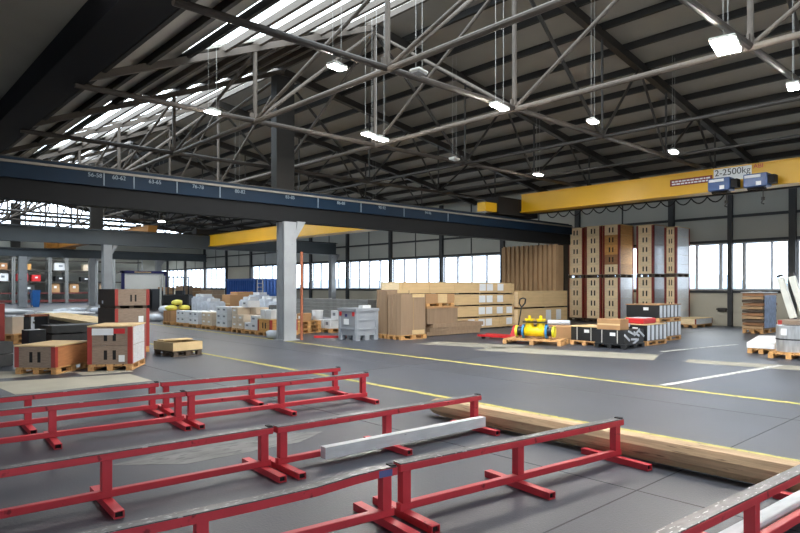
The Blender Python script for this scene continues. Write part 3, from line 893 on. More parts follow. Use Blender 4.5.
MB().b2(-.06, .06, -.06, .06, .02, 1.08).build('shaft', BRKTR, t)
MB().b2(-.12, .12, -.12, .12, 0, .02).build('foot_plate', BRKTR, t)
# timber stack, white sheets
for i in range(10):
    k, l = i % 5, i//5
    o = MB().b2(-.11, .11, 0, 10, 0, .12).build('long_board', LIDW if l else DARKC)
    o.location = (6.2+k*.26, 20.3+.2*(k % 3), .08+l*.16); o.rotation_euler = (0, 0, -.02)
    tag(o, 'long board in the %s layer of the timber stack behind the tall crates' % ('lower', 'upper')[l], 'board', 'boards of the timber stack, %s layer' % ('lower', 'upper')[l])
for j, y in enumerate((21.5, 25.5, 29)):
    o = MB().b2(6.0, 7.6, y-.05, y+.05, 0, .079).build('bearer', WOODD)
    tag(o, 'timber bearer under the %s of the long board stack' % ('near end', 'middle', 'far end')[j], 'bearer')
rr = random.Random(3)
for i in range(5):
    o = MB().box((0, 0, .03), (1.9, 4.6, .06)).build('white_sheet_bundle', WHITEC)
    o.location = (6.2+rr.uniform(-.2, .2), 37.5+rr.uniform(-.3, .3), i*.062); o.rotation_euler = (0, 0, rr.uniform(-.06, .06))
    tag(o, 'white flat sheet bundle in the low pile before the blue bin, %s layer' % ('lowest', 'second', 'middle', 'fourth', 'top')[i], 'sheet bundle', 'white sheet bundles')
for i in range(4):
    o = MB().box((0, 0, .03), (1.8, 3.0, .06)).build('white_sheet_bundle', WHITEC)
    o.location = (8.6+rr.uniform(-.2, .2), 34.5+rr.uniform(-.3, .3), i*.062); o.rotation_euler = (0, 0, rr.uniform(-.06, .06))
    tag(o, 'white flat sheet bundle in the right pile beside the middle column, %s layer' % ('lowest', 'second', 'third', 'top')[i], 'sheet bundle', 'white sheet bundles')
for i, (x, y) in enumerate(((9.2, 37.6), (10.2, 38.6), (11.2, 38.0), (12.0, 39.2))):
    o = MB().blob((0, 0, .16), (.5, .4, .175), 40+i).build('wrapped_bundle', FILM, smooth=True)
    o.location = (x, y, 0)
    tag(o, 'film wrapped bundle on the floor before the racks, number %s from the left' % ('one', 'two', 'three', 'four')[i], 'bundle', 'film wrapped bundles')

# ------------------------------------------------------------------ goods beyond the aisle, left of the column
def atx(u, X):     # world Y at plane X for a direction across the view
    k = (u-400)/620
    return X*(FWD.y-k*FWD.x)/(FWD.x+k*FWD.y)
def yellow_bag(x, y, z, i, l):
    o = MB().blob((0, 0, .1), (.23, .2, .11), int(i*7), .1).build('yellow_bag', YBAG, smooth=True)
    o.location = (x, y, z); o.rotation_euler = (0, 0, i)
    tag(o, l, 'bag', 'yellow bags')
ORD = ['first', 'second', 'third', 'fourth', 'fifth', 'sixth', 'seventh', 'eighth']
SMALLP = None
def small_pallet(loc, rz, label):
    global SMALLP
    if SMALLP is None:
        SMALLP = pallet('pallet', 1.0, .8, .13, WOODO, label, loc, rz)
        return SMALLP
    return dup(SMALLP, loc, rz, label)
def cartons(x, y, z, nx, ny, hs, m, where, seed, cw=.46, cd=.39, lab=True):
    """carton stack; nx deep along X, ny along Y, hs = layers; every carton a thing"""
    rr = random.Random(seed)
    grp = 'cartons on the pallet '+where
    for k in range(hs):
        h = .23
        for i in range(nx):
            for j in range(ny):
                if k == hs-1 and rr.random() < .25: continue
                o = MB().box((0, 0, h/2), (cw, cd, h-.006)).bevel(.006).build('carton', m)
                o.location = (x+(i-(nx-1)/2)*(cw+.012), y+(j-(ny-1)/2)*(cd+.012), z+k*h)
                row = ('bottom', 'second', 'third', 'top')[k] if hs > 3 else (('bottom', 'middle', 'top')[k] if hs == 3 else ('bottom', 'top')[k])
                side = 'right' if j == 0 else 'left'
                dep = 'front' if i == 0 else 'rear'
                tag(o, '%s carton, %s layer %s %s, on the pallet %s' % ('white' if m is WHITEC else 'beige', row, dep, side, where.replace('fifth from the yellow bags, alone on top', 'fifth from the bags, alone on top')), 'carton', grp)
                if lab and i == 0:
                    MB().box((-cw/2-.002, .02, h*.6), (.004, cd*.4, h*.25)).build('printed_label', PRINT if m is WHITEC else LABEL, o)
# crate with yellow bags
PX = 10.25
y = atx(168, 9.8)
small_pallet((PX, y, 0), 0, 'pallet under the brown crate that holds yellow bags')
t = thing('brown_crate', 'open brown crate filled with yellow bags', 'crate', (PX, y, .131), 0)
MB().b2(-.48, .48, -.38, -.35, 0, .42).b2(-.48, .48, .35, .38, 0, .42).b2(-.48, -.45, -.35, .35, 0, .42).b2(.45, .48, -.35, .35, 0, .42).build('wall_boards', CARD, t)
MB().b2(-.45, .45, -.35, .35, .39, .41).build('inner_sheet', CARD, t)
for j in (-.25, 0, .25): MB().box((-.487, j, .21), (.012, .05, .42)).build('batten', CRATEB, t)
yellow_bag(PX-.28, y+.1, .56, 0, 'yellow bag on top of the brown crate, at its front')
yellow_bag(PX+.24, y+.1, .56, 3.14, 'yellow bag on top of the brown crate, at its back')
yellow_bag(PX-.05, y+.08, .775, 1.5, 'topmost yellow bag heaped on the brown crate')
y = atx(155, 10.2)
for i, (dx, dy, z) in enumerate(((-.3, .2, 0), (.45, 0, 0), (.1, .05, .36))):
    o = MB().blob((0, 0, .17), (.32, .3, .18), 60+i).build('white_sack', FILM, smooth=True)
    o.location = (10.6+dx, y+dy, z)
    tag(o, 'white sack in the heap left of the brown crate, %s' % ('front', 'rear', 'topmost')[i], 'sack', 'white sacks left of the brown crate')
WH = ['next to the yellow bags', 'second from the yellow bags', 'third from the yellow bags', 'fourth from the yellow bags', 'fifth from the yellow bags', 'left of the orange crate']
for i, (u, hs, m) in enumerate(((181, 2, WHITEC), (193.5, 2, WHITEC), (207, 2, BEIGEC), (222, 3, WHITEC), (238, 3, BEIGEC), (251, 2, WHITEC))):
    y = atx(u, 9.8)
    small_pallet((PX, y, 0), 0, 'wooden pallet with cartons, '+WH[i])
    cartons(PX, y, .131, 2, 2, hs, m, WH[i], 10+i)
    if i in (1, 4):
        cartons(PX+.02, y, .131+hs*.23, 1, 1, 1, WHITEC if m is BEIGEC else BEIGEC, WH[i]+', alone on top', 90+i)
# orange crate beside the column
y = atx(265, 9.8)
small_pallet((PX, y, 0), 0, 'pallet under the orange wooden crate beside the column')
t = collar_box('orange_crate', .96, .76, .131, 1, .36, CRATEA, CRATEA, BRKTR, 'orange wooden crate with red corners left of the grey column', 'crate', (PX, y, 0), 0, None, LIDW, cornerw=.06)
for i, (dx, dy) in enumerate(((-.3, .2), (-.3, -.12), (.1, .12))):
    o = MB().box((0, 0, .14), (.26, .24, .28)).bevel(.01).build('white_carton', WHITEC)
    o.location = (PX+dx, y+dy, .516); o.rotation_euler = (0, 0, .2*i)
    tag(o, 'small white carton on the orange crate, %s' % ('front left', 'front right', 'rear')[i], 'carton', 'small cartons on the orange crate')
o = MB().tube((0, -.16, .3), (0, .16, .3), .3, n=20).tube((0, -.17, .3), (0, .17, .3), .12, n=14).build('black_reel', BLACK)
o.location = (11.5, atx(274, 11.5), .263); o.rotation_euler = (0, 0, .9)
small_pallet((11.5, atx(274, 11.5), .131), .2, 'raised pallet under the round black reel')
small_pallet((11.5, atx(274, 11.5), 0.0), .2, 'lower pallet below the round black reel')
tag(o, 'round black reel standing left of the grey column', 'reel')
o = MB().blob((0, 0, .12), (.28, .2, .13), 5).build('white_bag', FILM, smooth=True)
o.location = (9.5, 15.85, 0)
tag(o, 'small white bag on the floor left of the grey column', 'bag')
# second row: wrapped goods
for i, (u, X, h, m, nm, l) in enumerate((
    (193, 12.2, 1.05, FILM, 'wrapped_load', 'white wrapped heap behind the carton pallets, tallest of the left ones'),
    (203, 12.2, .85, FILM, 'wrapped_load', 'white wrapped heap right of the tallest left one'),
    (225, 13.2, 1.15, CARD, 'brown_carton', 'large brown carton left in the row before the blue container'),
    (233, 15.2, 1.25, CARD, 'brown_carton', 'large brown carton right in the row before the blue container'),
    (241, 13.0, .95, FILM, 'wrapped_load', 'film wrapped load right of the large brown cartons'),
    (250, 14.8, 1.12, FILM, 'wrapped_load', 'film wrapped load below the left end of the blue container'),
    (260, 13.4, .98, FILM, 'wrapped_load', 'film wrapped load below the ladder on the blue container'),
    (270, 13.2, .9, FILM, 'wrapped_load', 'film wrapped load nearest to the left side of the grey column'))):
    y = atx(u, X)
    small_pallet((X+.5, y, 0), 0, 'pallet under the '+l)
    if m is CARD:
        t = thing(nm, l, 'carton', (X+.5, y, .131), 0)
        MB().box((0, 0, (h-.13)/2), (.9, .78, h-.13)).bevel(.01).build('body', CARD, t)
        MB().box((-.456, 0, .6), (.01, .76, .06)).build('tape', LIDW, t)
        MB().box((-.456, .1, .35), (.01, .2, .16)).build('paper_label', LABEL, t)
    else:
        t = thing(nm, l, 'wrapped load', (X+.5, y, .131), 0, 'film wrapped loads')
        mb = MB()
        mb.box((0, 0, (h-.13)/2), (.86, .74, h-.13)).bevel(.06, 2)
        mb.build('load', FILM, t)
        r2 = random.Random(i)
        for q in range(3):
            MB().box((-.1+.2*r2.random(), (q-1)*.24, h-.13+.06), (.4, .2, .12)).build('top_carton', WHITEC, t)
# equipment between: dark machine, cabinets
for i, (u, X, wz, hh, m, l) in enumerate(((166, 18, .8, 1.5, CARD, 'tall brown carton stack beside the white partition wall'), (184, 20, .9, 1.6, CARDG, 'greyish carton stack before the far windows, left one'), (192, 21, .9, 1.5, CARD, 'brown carton stack before the far windows, right one'), (212, 19, 1.1, 1.3, CARDG, 'wide greyish carton stack left of the blue container'))):
    y = atx(u, X)
    t = thing('carton_stack', l, 'carton', (X, y, 0), .3)
    n_ = 4
    for k in range(n_):
        MB().box((.03*(k % 2), 0, hh*(k+.5)/n_), (wz, wz, hh/n_-.02)).build('carton_layer', m, t)
t = thing('forklift', 'dark forklift truck standing before the far windows', 'forklift', (15.5, atx(178, 15.5), 0), 2.4)
MB().box((0, 0, .7), (1.6, .95, .7)).bevel(.08).build('body', BLACK, t)
for sx_ in (-.55, .55):
    for sy in (-.42, .42): MB().tube((sx_, sy-.1, .28), (sx_, sy+.1, .28), .28, n=16).build('wheel', INNER, t)
for sx_ in (-.5, .45):
    for sy in (-.42, .42): MB().box((sx_, sy, 1.55), (.06, .06, 1.05)).build('guard_post', BLACK, t)
MB().box((0, 0, 2.1), (1.1, .95, .06)).build('guard_roof', BLACK, t)
for sy in (-.28, .28): MB().box((.95, sy, 1.15), (.1, .08, 2.1)).build('mast_rail', LAMPH, t)
for sy in (-.25, .25): MB().box((1.45, sy, .1), (.95, .11, .04)).build('fork', STEEL_D, t)
MB().box((-.15, 0, 1.15), (.45, .5, .25)).build('seat', BLACK, t)
t = thing('machine_cover', 'black covered machine beside the white partition wall, behind the tall crates', 'machine', (15.2, 40.5, 0), .3)
MB().box((0, 0, .7), (1.1, 1, 1.35)).bevel(.12, 2).build('cover', BLACK, t)
MB().box((0, 0, .02), (1.2, 1.1, .04)).build('foot', STEEL_D, t)

# blue container with ladder
t = thing('blue_container', 'blue steel container with a white ladder by the far windows', 'container', (0, 0, 0))
MB().b2(22.4, 24.9, 40.6, 44.6, .12, 2.05).build('body', CONTB, t)
rb = MB()
for k in range(9):
    x = 22.52+k*.28
    rb.b2(x-.05, x+.05, 40.54, 40.6, .2, 1.97)
for k in range(14):
    yy = 40.75+k*.28
    rb.b2(22.34, 22.4, yy-.05, yy+.05, .2, 1.97)
rb.build('ribs', CONTB, t)
MB().b2(22.36, 24.94, 40.56, 44.64, 2.05, 2.12).build('top_rim', CONTB, t)
ld = MB()
for x in (22.75, 23.2): ld.b2(x-.03, x+.03, 40.46, 40.52, .2, 2.3)
for k in range(7): ld.b2(22.75, 23.2, 40.47, 40.51, .35+k*.28, .39+k*.28)
ld.build('ladder', LAMPH, t)
for x in (22.6, 24.7):
    for y in (40.8, 44.4): MB().b2(x-.1, x+.1, y-.1, y+.1, 0, .12).build('foot', STEEL_D, t)
# white partition wall with blue frame
t = thing('partition_wall', 'white partition wall with a dark blue frame and a small door handle', 'partition wall', (0, 0, 0))
MB().b2(16.5, 19.7, 50.1, 50.35, .05, 2.6).build('body', CABW, t)
fr = MB()
for x in (16.35, 19.65): fr.b2(x, x+.22, 49.95, 50.1, 0, 2.78)
fr.b2(16.35, 19.87, 49.95, 50.1, 2.58, 2.78)
fr.b2(16.35, 19.87, 50.1, 50.35, 2.6, 2.76)
fr.build('blue_frame', CABB, t)
MB().b2(19.35, 19.45, 49.98, 50.1, 1.2, 1.35).build('door_handle', BLACK, t)
MB().b2(17.3, 18.6, 49.94, 49.95, 2.63, 2.71).build('name_strip', LIDW, t)
# pallet racks along the end wall
UPR = [10.2, 11.7, 14.6, 16.0, 18.6, 20.2, 23.0]
def rackbay(xa, xb, label):
    t = thing('pallet_rack', label, 'rack', (xa, 63.9, 0), 0, 'pallet racks along the end wall')
    Ln = xb-xa-.04
    for x in (.06, Ln-.06):
        for y in (0, 1.1): MB().box((x, y, 2.3), (.12, .1, 4.6)).build('upright', RACK, t)
    for z in (.95, 1.97, 3.0, 3.95):
        for y in (-.04, 1.08): MB().b2(.12, Ln-.12, y, y+.06, z-.07, z+.05).build('beam', STEEL_D if z > 1 else RACKR, t)
        MB().b2(.12, Ln-.12, .02, 1.08, z, z+.03).build('shelf', WALLM, t)
    MB().b2(.12, Ln-.12, -.05, .0, .12, .34).build('red_kick_beam', RACKR, t)
    return t
for i in range(len(UPR)-1):
    rackbay(UPR[i], UPR[i+1], 'pallet rack bay along the end wall, %s from the left picture edge' % ORD[i])
def rbox(x, z, wx, h, m, nm, l, cat='box', d=.8):
    o = MB().box((0, 0, h/2), (wx, d, h)).bevel(.02).build(nm, m)
    o.location = (x, 64.4, z)
    tag(o, l, cat, 'goods on the racks')
    MB().box((0, -d/2-.005, h*.6), (wx*.3, .01, h*.25)).build('paper_label', LABEL if m is not WHITEC else PRINT, o)
rbox(15.05, .981, .75, .85, CARD, 'carton', 'left brown carton on the lowest shelf right of the blue bin', 'carton')
rbox(16.65, .981, .8, .85, CARD, 'carton', 'right brown carton on the lowest shelf right of the blue bin', 'carton')
rbox(15.5, 2.001, .9, .5, BLACK, 'black_case', 'black case on the middle shelf above the brown cartons')
rbox(17.7, 2.001, .9, .45, BLACK, 'black_case', 'black case on the middle shelf, right of the other black case')
rbox(12.4, 2.001, .9, .7, REDL, 'red_case', 'red case on the middle shelf beside the left column')
rbox(13.5, 2.001, .7, .6, REDL, 'red_case', 'red case on the middle shelf, right of the left column')
rbox(12.6, 3.031, 1.0, .55, CRATEA, 'amber_crate', 'amber crate on the upper shelf behind the left column', 'crate')
rbox(15.5, 3.031, 1.1, .7, WHITEC, 'white_carton', 'white carton on the upper shelf above the black cases', 'carton')
rbox(18.0, 3.031, 1.1, .6, BEIGEC, 'beige_carton', 'beige carton on the upper shelf, right end', 'carton')
rbox(10.9, 2.001, .8, .7, WHITEC, 'white_carton', 'white carton on the middle shelf at the left picture edge', 'carton')
rbox(10.9, 3.031, .7, .6, CRATEB, 'brown_crate', 'brown crate on the upper shelf at the left picture edge', 'crate')
rbox(12.9, .981, .9, .7, DGREY, 'grey_case', 'dark grey case on the lowest shelf behind the left column')
rbox(19.3, .981, .9, .9, CARDG, 'carton', 'greyish carton on the lowest shelf beside the middle column', 'carton')
if True:
    t = thing('blue_bin', 'blue plastic bin right of the column before the racks', 'bin', (11.2, 53.5, 0))
    MB().hexa([(-.38, -.4, .1), (.38, -.4, .1), (.38, .4, .1), (-.38, .4, .1), (-.45, -.47, 1.15), (.45, -.47, 1.15), (.45, .47, 1.15), (-.45, .47, 1.15)]).build('body', BINB, t)
    MB().b2(-.48, .48, -.5, .5, 1.15, 1.27).build('lid', BINB, t)
    for sx_ in (-.36, .36): MB().tube((sx_-.05, .3, .1), (sx_+.05, .3, .1), .1, n=12).build('wheel', BLACK, t)
    MB().b2(-.34, .34, -.38, -.28, 0, .1).build('foot', BINB, t)

for c_ in kids(t):
    for v_ in c_.data.vertices: v_.co.x *= .6; v_.co.y *= .8

# ------------------------------------------------------------------ right of the column
def stackp(loc, rz, label): return small_pallet(loc, rz, label)
stackp((11.35, 17.3, 0), .15, 'lower pallet of the stack right of the nearest column')
stackp((11.35, 17.3, .131), .1, 'middle pallet of the stack right of the nearest column')
stackp((11.35, 17.3, .262), .12, 'top pallet of the stack right of the nearest column')
for i, (dx, dy, s_, m, l) in enumerate(((-.2, .12, .26, WHITEC, 'white'), (-.05, -.2, .3, CARD, 'brown'), (.2, .1, .3, CARD, 'rear brown'))):
    o = MB().box((0, 0, s_*.4), (s_*1.1, s_, s_*.8)).bevel(.01).build('carton', m)
    o.location = (11.35+dx, 17.3+dy, .394)
    MB().box((-s_*.55-.002, 0, s_*.4), (.004, s_*.3, s_*.3)).build('tape', LABEL, o)
    tag(o, l+' carton on top of the pallet stack right of the nearest column', 'carton')
t = thing('white_bucket', 'white plastic bucket on a brown carton right of the pallet stack', 'bucket', (12.2, 17.1, .47))
MB().tube((0, 0, 0), (0, 0, .34), .16, .19, n=20).build('body', WHITEC, t, True)
MB().tube((0, 0, .34), (0, 0, .37), .2, n=20).build('lid', LABEL, t)
stackp((12.42, 16.9, 0), 0, 'pallet left of the grey plastic box under white cartons')
for i, (dy, z) in enumerate(((.2, .131), (-.2, .131), (-.25, .43))):
    o = MB().box((0, 0, .145), (.8, .36, .29)).bevel(.01).build('white_carton', WHITEC)
    o.location = (12.35 if i < 2 else 12.6, 16.9+dy, z)
    MB().box((-.402, 0, .17), (.004, .14, .1)).build('printed_label', PRINT, o)
    tag(o, 'white carton left of the grey plastic box, %s' % ('lower left', 'lower right', 'upper')[i], 'carton', 'white cartons left of the grey plastic box')
o = MB().box((0, 0, .17), (.7, .7, .34)).build('support_crate', CRATEB); o.location = (12.2, 17.15, .131)
bpy.data.objects.remove(o)
o = MB().box((0, 0, .17), (.5, .42, .335)).bevel(.01).build('brown_carton', CARD); o.location = (12.2, 17.6, 0)
tag(o, 'brown carton under the white bucket left of the grey box', 'carton')
bk = bpy.data.objects['white_bucket']; bk.location = (12.2, 17.6, .339)
o = MB().b2(0, .95, -.05, .05, 0, .06).build('red_bar', REDL); o.location = (10.45, 15.25, .001); o.rotation_euler = (0, 0, -.75)
tag(o, 'red steel bar lying on the floor left of the grey plastic box', 'steel bar')
for i in range(5):
    o = MB().b2(0, .5, 0, 6, 0, .16).build('profile_bundle', mat('grey_profile', rgb(120, 120, 118), .5) if i == 0 else MATS['grey_profile'])
    o.location = (16.4, 20.0, .14+i*.165)
    tag(o, 'long grey profile bundle stacked below the windows, %s layer' % ('lowest', 'second', 'middle', 'fourth', 'top')[i], 'profile bundle', 'grey profile bundles below the windows')
for j, y in enumerate((20.8, 25.2)):
    tag(MB().b2(16.3, 17.0, y-.06, y+.06, 0, .139).build('bearer', WOODD), 'bearer under the %s end of the grey profile bundles' % ('near', 'far')[j], 'bearer')

# grey plastic pallet box
t = thing('plastic_pallet_box', 'grey plastic pallet box with red corner tags and a white label', 'plastic box', (11.08, 13.95, 0))
b = MB()
b.hexa([(-.44, -.44, .14), (.44, -.44, .14), (.44, .44, .14), (-.44, .44, .14), (-.46, -.46, .86), (.46, -.46, .86), (.46, .46, .86), (-.46, .46, .86)])
b.build('body', IBCG, t)
rm = MB()
rm.b2(-.49, .49, -.49, -.44, .82, .9).b2(-.49, .49, .44, .49, .82, .9).b2(-.49, -.44, -.44, .44, .82, .9).b2(.44, .49, -.44, .44, .82, .9)
rm.build('rim', IBCG, t)
rbs = MB()
for q in (-.41, .41):
    rbs.b2(-.478, -.44, q-.045, q+.045, .14, .82).b2(q-.045, q+.045, -.478, -.44, .14, .82)
rbs.b2(-.475, -.44, -.4, .4, .3, .34).b2(-.4, .4, -.475, -.44, .3, .34).b2(-.4, .4, -.472, -.44, .56, .59)
rbs.build('rib', IBCG, t)
for a in (-.38, 0, .38):
    for c in (-.38, .38): MB().b2(a-.09, a+.09, c-.08, c+.08, 0, .14).build('foot', IBCG, t)
for a in (-.34, .34): MB().b2(-.486, -.478, a-.06, a+.06, .68, .8).build('red_tag', REDL, t)
MB().b2(-.484, -.476, -.1, .16, .44, .6).build('paper_label', LABEL, t)
MB().b2(-.484, -.476, -.02, .1, .66, .74).build('blue_sticker', CABB, t)
for c_ in kids(t):
    for v_ in c_.data.vertices: v_.co.x *= .87; v_.co.y *= .87
o = MB().box((0, 0, .1), (.5, .3, .2)).build('pale_bag', WHITEC); o.location = (11.15, 13.75, .861)
o.scale = (.6, .6, .6)
tag(o, 'pale bag lying on top of the grey plastic box', 'bag')
# cardboard stacks
def card_stack(loc, lx, ly, z0, h, label, base=True, rot=0):
    t = thing('cardboard_stack', label, 'cardboard stack', loc, rot, 'upright cardboard stacks')
    n_ = 14
    mb = MB()
    rr2 = random.Random(int(h*100))
    for k in range(n_):
        y0 = -ly/2+ly*k/n_
        mb.b2(-lx/2-rr2.uniform(0, .02), lx/2, y0+.002, y0+ly/n_-.002, z0, z0+h-rr2.uniform(0, .03))
    mb.build('sheets', CARDG, t)
    MB().b2(-lx*.05, lx*.45, -ly/2-.012, -ly/2-.001, z0+.01, z0+.13).build('edge_board', LIDW, t)
    MB().b2(-lx*.05, lx*.45, -ly/2-.012, -ly/2-.001, z0+h-.1, z0+h).build('edge_board', LIDW, t)
    MB().b2(-.01, .01, -ly/2-.008, -ly/2-.001, z0+.14, z0+h-.12).build('seam', CARDB, t)
pallet('pallet', 1.0, .62, .13, WOODO, 'pallet under the upright cardboard stack right of the grey box', (12.28, 13.2, 0), 0)
card_stack((12.28, 13.2, 0), .96, .56, .131, 1.17, 'upright stack of brown cardboard on a pallet, right of the grey plastic box')
pallet('pallet', 1.0, .5, .13, WOODO, 'pallet under the taller cardboard stack touching the grey box', (12.3, 13.82, 0), 0)
card_stack((12.3, 13.82, 0), .9, .46, .131, 1.29, 'taller upright stack of greyish cardboard behind the brown one')
# brown flat and stacked cartons before the long boxes
o = None
for i in range(3):
    o = MB().box((0, 0, .06), (2.4, .8, .115)).build('flat_carton', CARDG); o.location = (14.35+.1*i, 13.62, .02+i*.118)
    o.rotation_euler = (0, 0, .02*(i-1))
    tag(o, 'flat long carton at the foot of the long wooden boxes, %s of three' % ('bottom', 'middle', 'top')[i], 'carton', 'flat cartons')
tag(MB().b2(13.4, 15.2, 13.3, 13.9, 0, .019).build('skid_board', WOODD), 'thin skid board under the flat cartons', 'board')
t = thing('brown_box', 'brown lidded box on the flat cartons before the long wooden boxes', 'box', (13.85, 13.62, .376))
MB().box((0, 0, .24), (1.35, .72, .48)).build('body', CARDG, t)
MB().box((0, 0, .495), (1.4, .76, .05)).build('lid', CARD, t)
pallet('pallet', 1.2, .72, .11, WOODO, 'small pallet between the brown lidded box and the upper carton', (13.75, 13.62, .897), 0)
t = thing('brown_carton', 'brown carton on the small pallet above the lidded box', 'carton', (13.75, 13.62, 1.008))
MB().box((0, 0, .14), (1.25, .7, .28)).build('body', CARD, t)
MB().box((.1, -.352, .14), (.4, .004, .27)).build('paper_strip', LIDW, t)

# long wooden boxes
def long_box(x0, x1, y0, y1, z0, h, label, labs, group, rz=0):
    t = thing('long_box', label, 'long wooden box', (x0, y0, z0), rz, group)
    Ln, D = x1-x0, y1-y0
    MB().b2(0, Ln, 0, D, .05, h).build('body', BOXW, t)
    nseg = max(1, int(Ln/1.1))
    for k in range(nseg+1):
        x = .15+k*(Ln-.3)/nseg
        MB().b2(x-.06, x+.06, .02, D-.02, 0, .05).build('skid', WOODD, t)
        MB().b2(x-.035, x+.035, -.012, 0, .05, h).build('batten', BOXW, t)
    for q in labs:
        MB().b2(q-.17, q+.17, -.018, -.012, h*.3, h*.9).build('paper_label', LABEL, t)
    MB().b2(-.01, 0, .05, D-.05, .08, h-.03).build('end_board', CRATE, t)
lv = ['bottom', 'second lowest', 'second highest', 'top']
for i in range(4):
    long_box(12.95+.02*i, 18.1, 14.3, 15.2, i*.415, .41, 'long wooden box with paper labels in the left stack, %s of four' % lv[i], [3.95, 4.35, 4.95] if i else [3.4, 3.95, 4.35], 'long boxes in the left stack')
for i in range(4):
    long_box(18.14, 18.85, 14.35, 15.15, i*.41, .405, 'short wooden box at the right end of the long box stack, %s of four' % lv[i], [.4] if i < 2 else [], 'short boxes closing the long box stack')
for i in range(2):
    long_box(18.95, 22.2, 14.2, 15.1, i*.68, .67, 'large plain wooden box right of the labelled long boxes, %s one' % ('lower', 'upper')[i], [1.9, 2.6] if i == 0 else [], 'large boxes before the slatted panel')
# tall brown corrugated panel
t = thing('corrugated_panel', 'tall brown corrugated panel stack behind the wooden boxes', 'panel', (22.5, 0, 0))
mb = MB()
MB().b2(.1, .5, 14.9, 17.9, .1, 3.28).build('panel_core', CARDB, t)
k = 0
y = 14.92
while y < 17.85:
    mb.b2(0, .1, y, y+.13, .1, 3.32); y += .245
mb.build('ribs', CARDB, t)
for y in (15.1, 16.2, 17.5): MB().b2(.02, .5, y-.06, y+.06, 0, .1).build('skid', WOODD, t)

# tall stacks of collar boxes near the window wall
XS = 24.0
LXB = 1.18
def tall(u0, u1, label, lo_mat, lo_side, hi_mat, hi_side, th, tiers_hi=None, x=XS):
    ya, yb = atx(u0, x), atx(u1, x)
    ly = ya-yb
    yc = (ya+yb)/2
    xc = x+LXB/2
    g = 'tall stacks of collar boxes'
    collar_box('collar_box', LXB, ly, .16, 4, .433, lo_mat, lo_side, BRKT, 'lower collar box of the '+label, 'collar box', (xc, yc, 0), 0, g, None, WOODD, cornerw=.08)
    collar_box('collar_box', LXB, ly, 2.03, 5, th, hi_mat, hi_side, BRKT, 'upper collar box of the '+label, 'collar box', (xc, yc, 0), 0, g, LIDW, WOODD, cornerw=.08, tier_mats=tiers_hi)
tall(568, 583.5, 'leftmost tall stack beside the corrugated panel', CRATE, CRATE, CRATE, CRATE, .408)
tall(585.3, 601, 'second tall stack from the left', CRATE, CRATE, CRATE, CRATE, .412)
tall(603, 619.5, 'third tall stack, with stained amber and brown tiers', CRATE, PALEC, CRATEA, CRATEA, .412, [CRATE, CRATEB, CRATEA, CRATEA, CRATE])
tall(636.5, 653.5, 'fourth tall stack, the one right of the dark gap', CRATE, PALEC, CRATE, PALEC, .388)
tall(664.5, 676.5, 'rightmost tall stack nearest to the windows', CRATE, PALEC, CRATE, PALEC, .358)

# pallet truck
t = thing('pallet_truck', 'red hand pallet truck behind the yellow valves', 'pallet truck', (14.2, 11.25, 0), 0)
for s_ in (-.2, .2):
    MB().box((.1, s_, .09), (1.1, .16, .06)).build('fork', REDL, t)
    MB().tube((.5, s_-.05, .04), (.5, s_+.05, .04), .04, n=12).build('roller', BLACK, t)
t.rotation_euler = (0, 0, 1.66)
MB().hexa([(-.68, -.2, .1), (-.42, -.26, .1), (-.42, .26, .1), (-.68, .2, .1), (-.62, -.1, .42), (-.48, -.14, .42), (-.48, .14, .42), (-.62, .1, .42)]).build('pump_body', REDL, t)
MB().tube((-.58, -.06, .09), (-.58, .06, .09), .09, n=16).build('steer_wheel', BLACK, t)
MB().tube((-.56, 0, .42), (-.66, 0, .95), .02).build('handle_bar', BLACK, t)
h = MB()
pts = [(-.66, 0, .93), (-.68, -.15, 1.04), (-.70, -.15, 1.16), (-.71, 0, 1.19), (-.70, .15, 1.16), (-.68, .15, 1.04), (-.66, 0, .93)]
for p, q in zip(pts, pts[1:]): h.tube(p, q, .02)
h.build('handle_loop', BLACK, t)

# valve on pallet
VR = -.42
pallet('pallet', .85, 1.55, .14, WOOD, 'pallet carrying the yellow valves with blue flanges', (13.72, 9.72, 0), .32)
t = thing('valve', 'yellow double valve with blue flanges and lime end caps on a pallet', 'valve', (13.68, 9.72, .141), -1.2)
zc = .185
MB().tube((-.27, 0, zc), (.27, 0, zc), .135, n=20).build('body', VALY, t, True)
for sx_ in (-.15, .15):
    MB().tube((sx_, 0, zc+.08), (sx_, 0, zc+.31), .115, .1, n=18).build('bonnet', VALY, t)
    MB().tube((sx_, 0, zc+.30), (sx_, 0, zc+.335), .13, n=18).build('bonnet_flange', VALY, t)
    MB().tube((sx_, 0, zc+.335), (sx_, 0, zc+.42), .04, n=12).build('spindle', VALY, t)
MB().box((0, -.02, zc+.25), (.6, .25, .03)).build('strap', BLACK, t)
for s_ in (-1, 1):
    MB().tube((s_*.28, 0, zc), (s_*.33, 0, zc), .182, n=24).build('flange', FLB, t)
    MB().tube((s_*.33, 0, zc), (s_*.46, 0, zc), .12, n=20).build('neck', BLACK, t)
    MB().tube((s_*.46, 0, zc), (s_*.52, 0, zc), .15, n=22).build('end_cap', CAPL, t)
t = thing('brown_carton', 'film wrapped brown carton right of the yellow valves', 'carton', (14.8, 9.6, 0), .2)
MB().box((0, 0, .27), (.6, .7, .36)).bevel(.02).build('body', CARD, t)
MB().box((0, 0, .045), (.58, .66, .09)).build('pallet_base', WOOD, t)
o = MB().tube((0, -.3, .07), (0, .3, .07), .07, n=14).build('white_roll', FILM); o.location = (14.75, 9.7, .451); o.rotation_euler = (0, 0, .5)
tag(o, 'white wrapped roll lying on the brown carton beside the valves', 'roll')
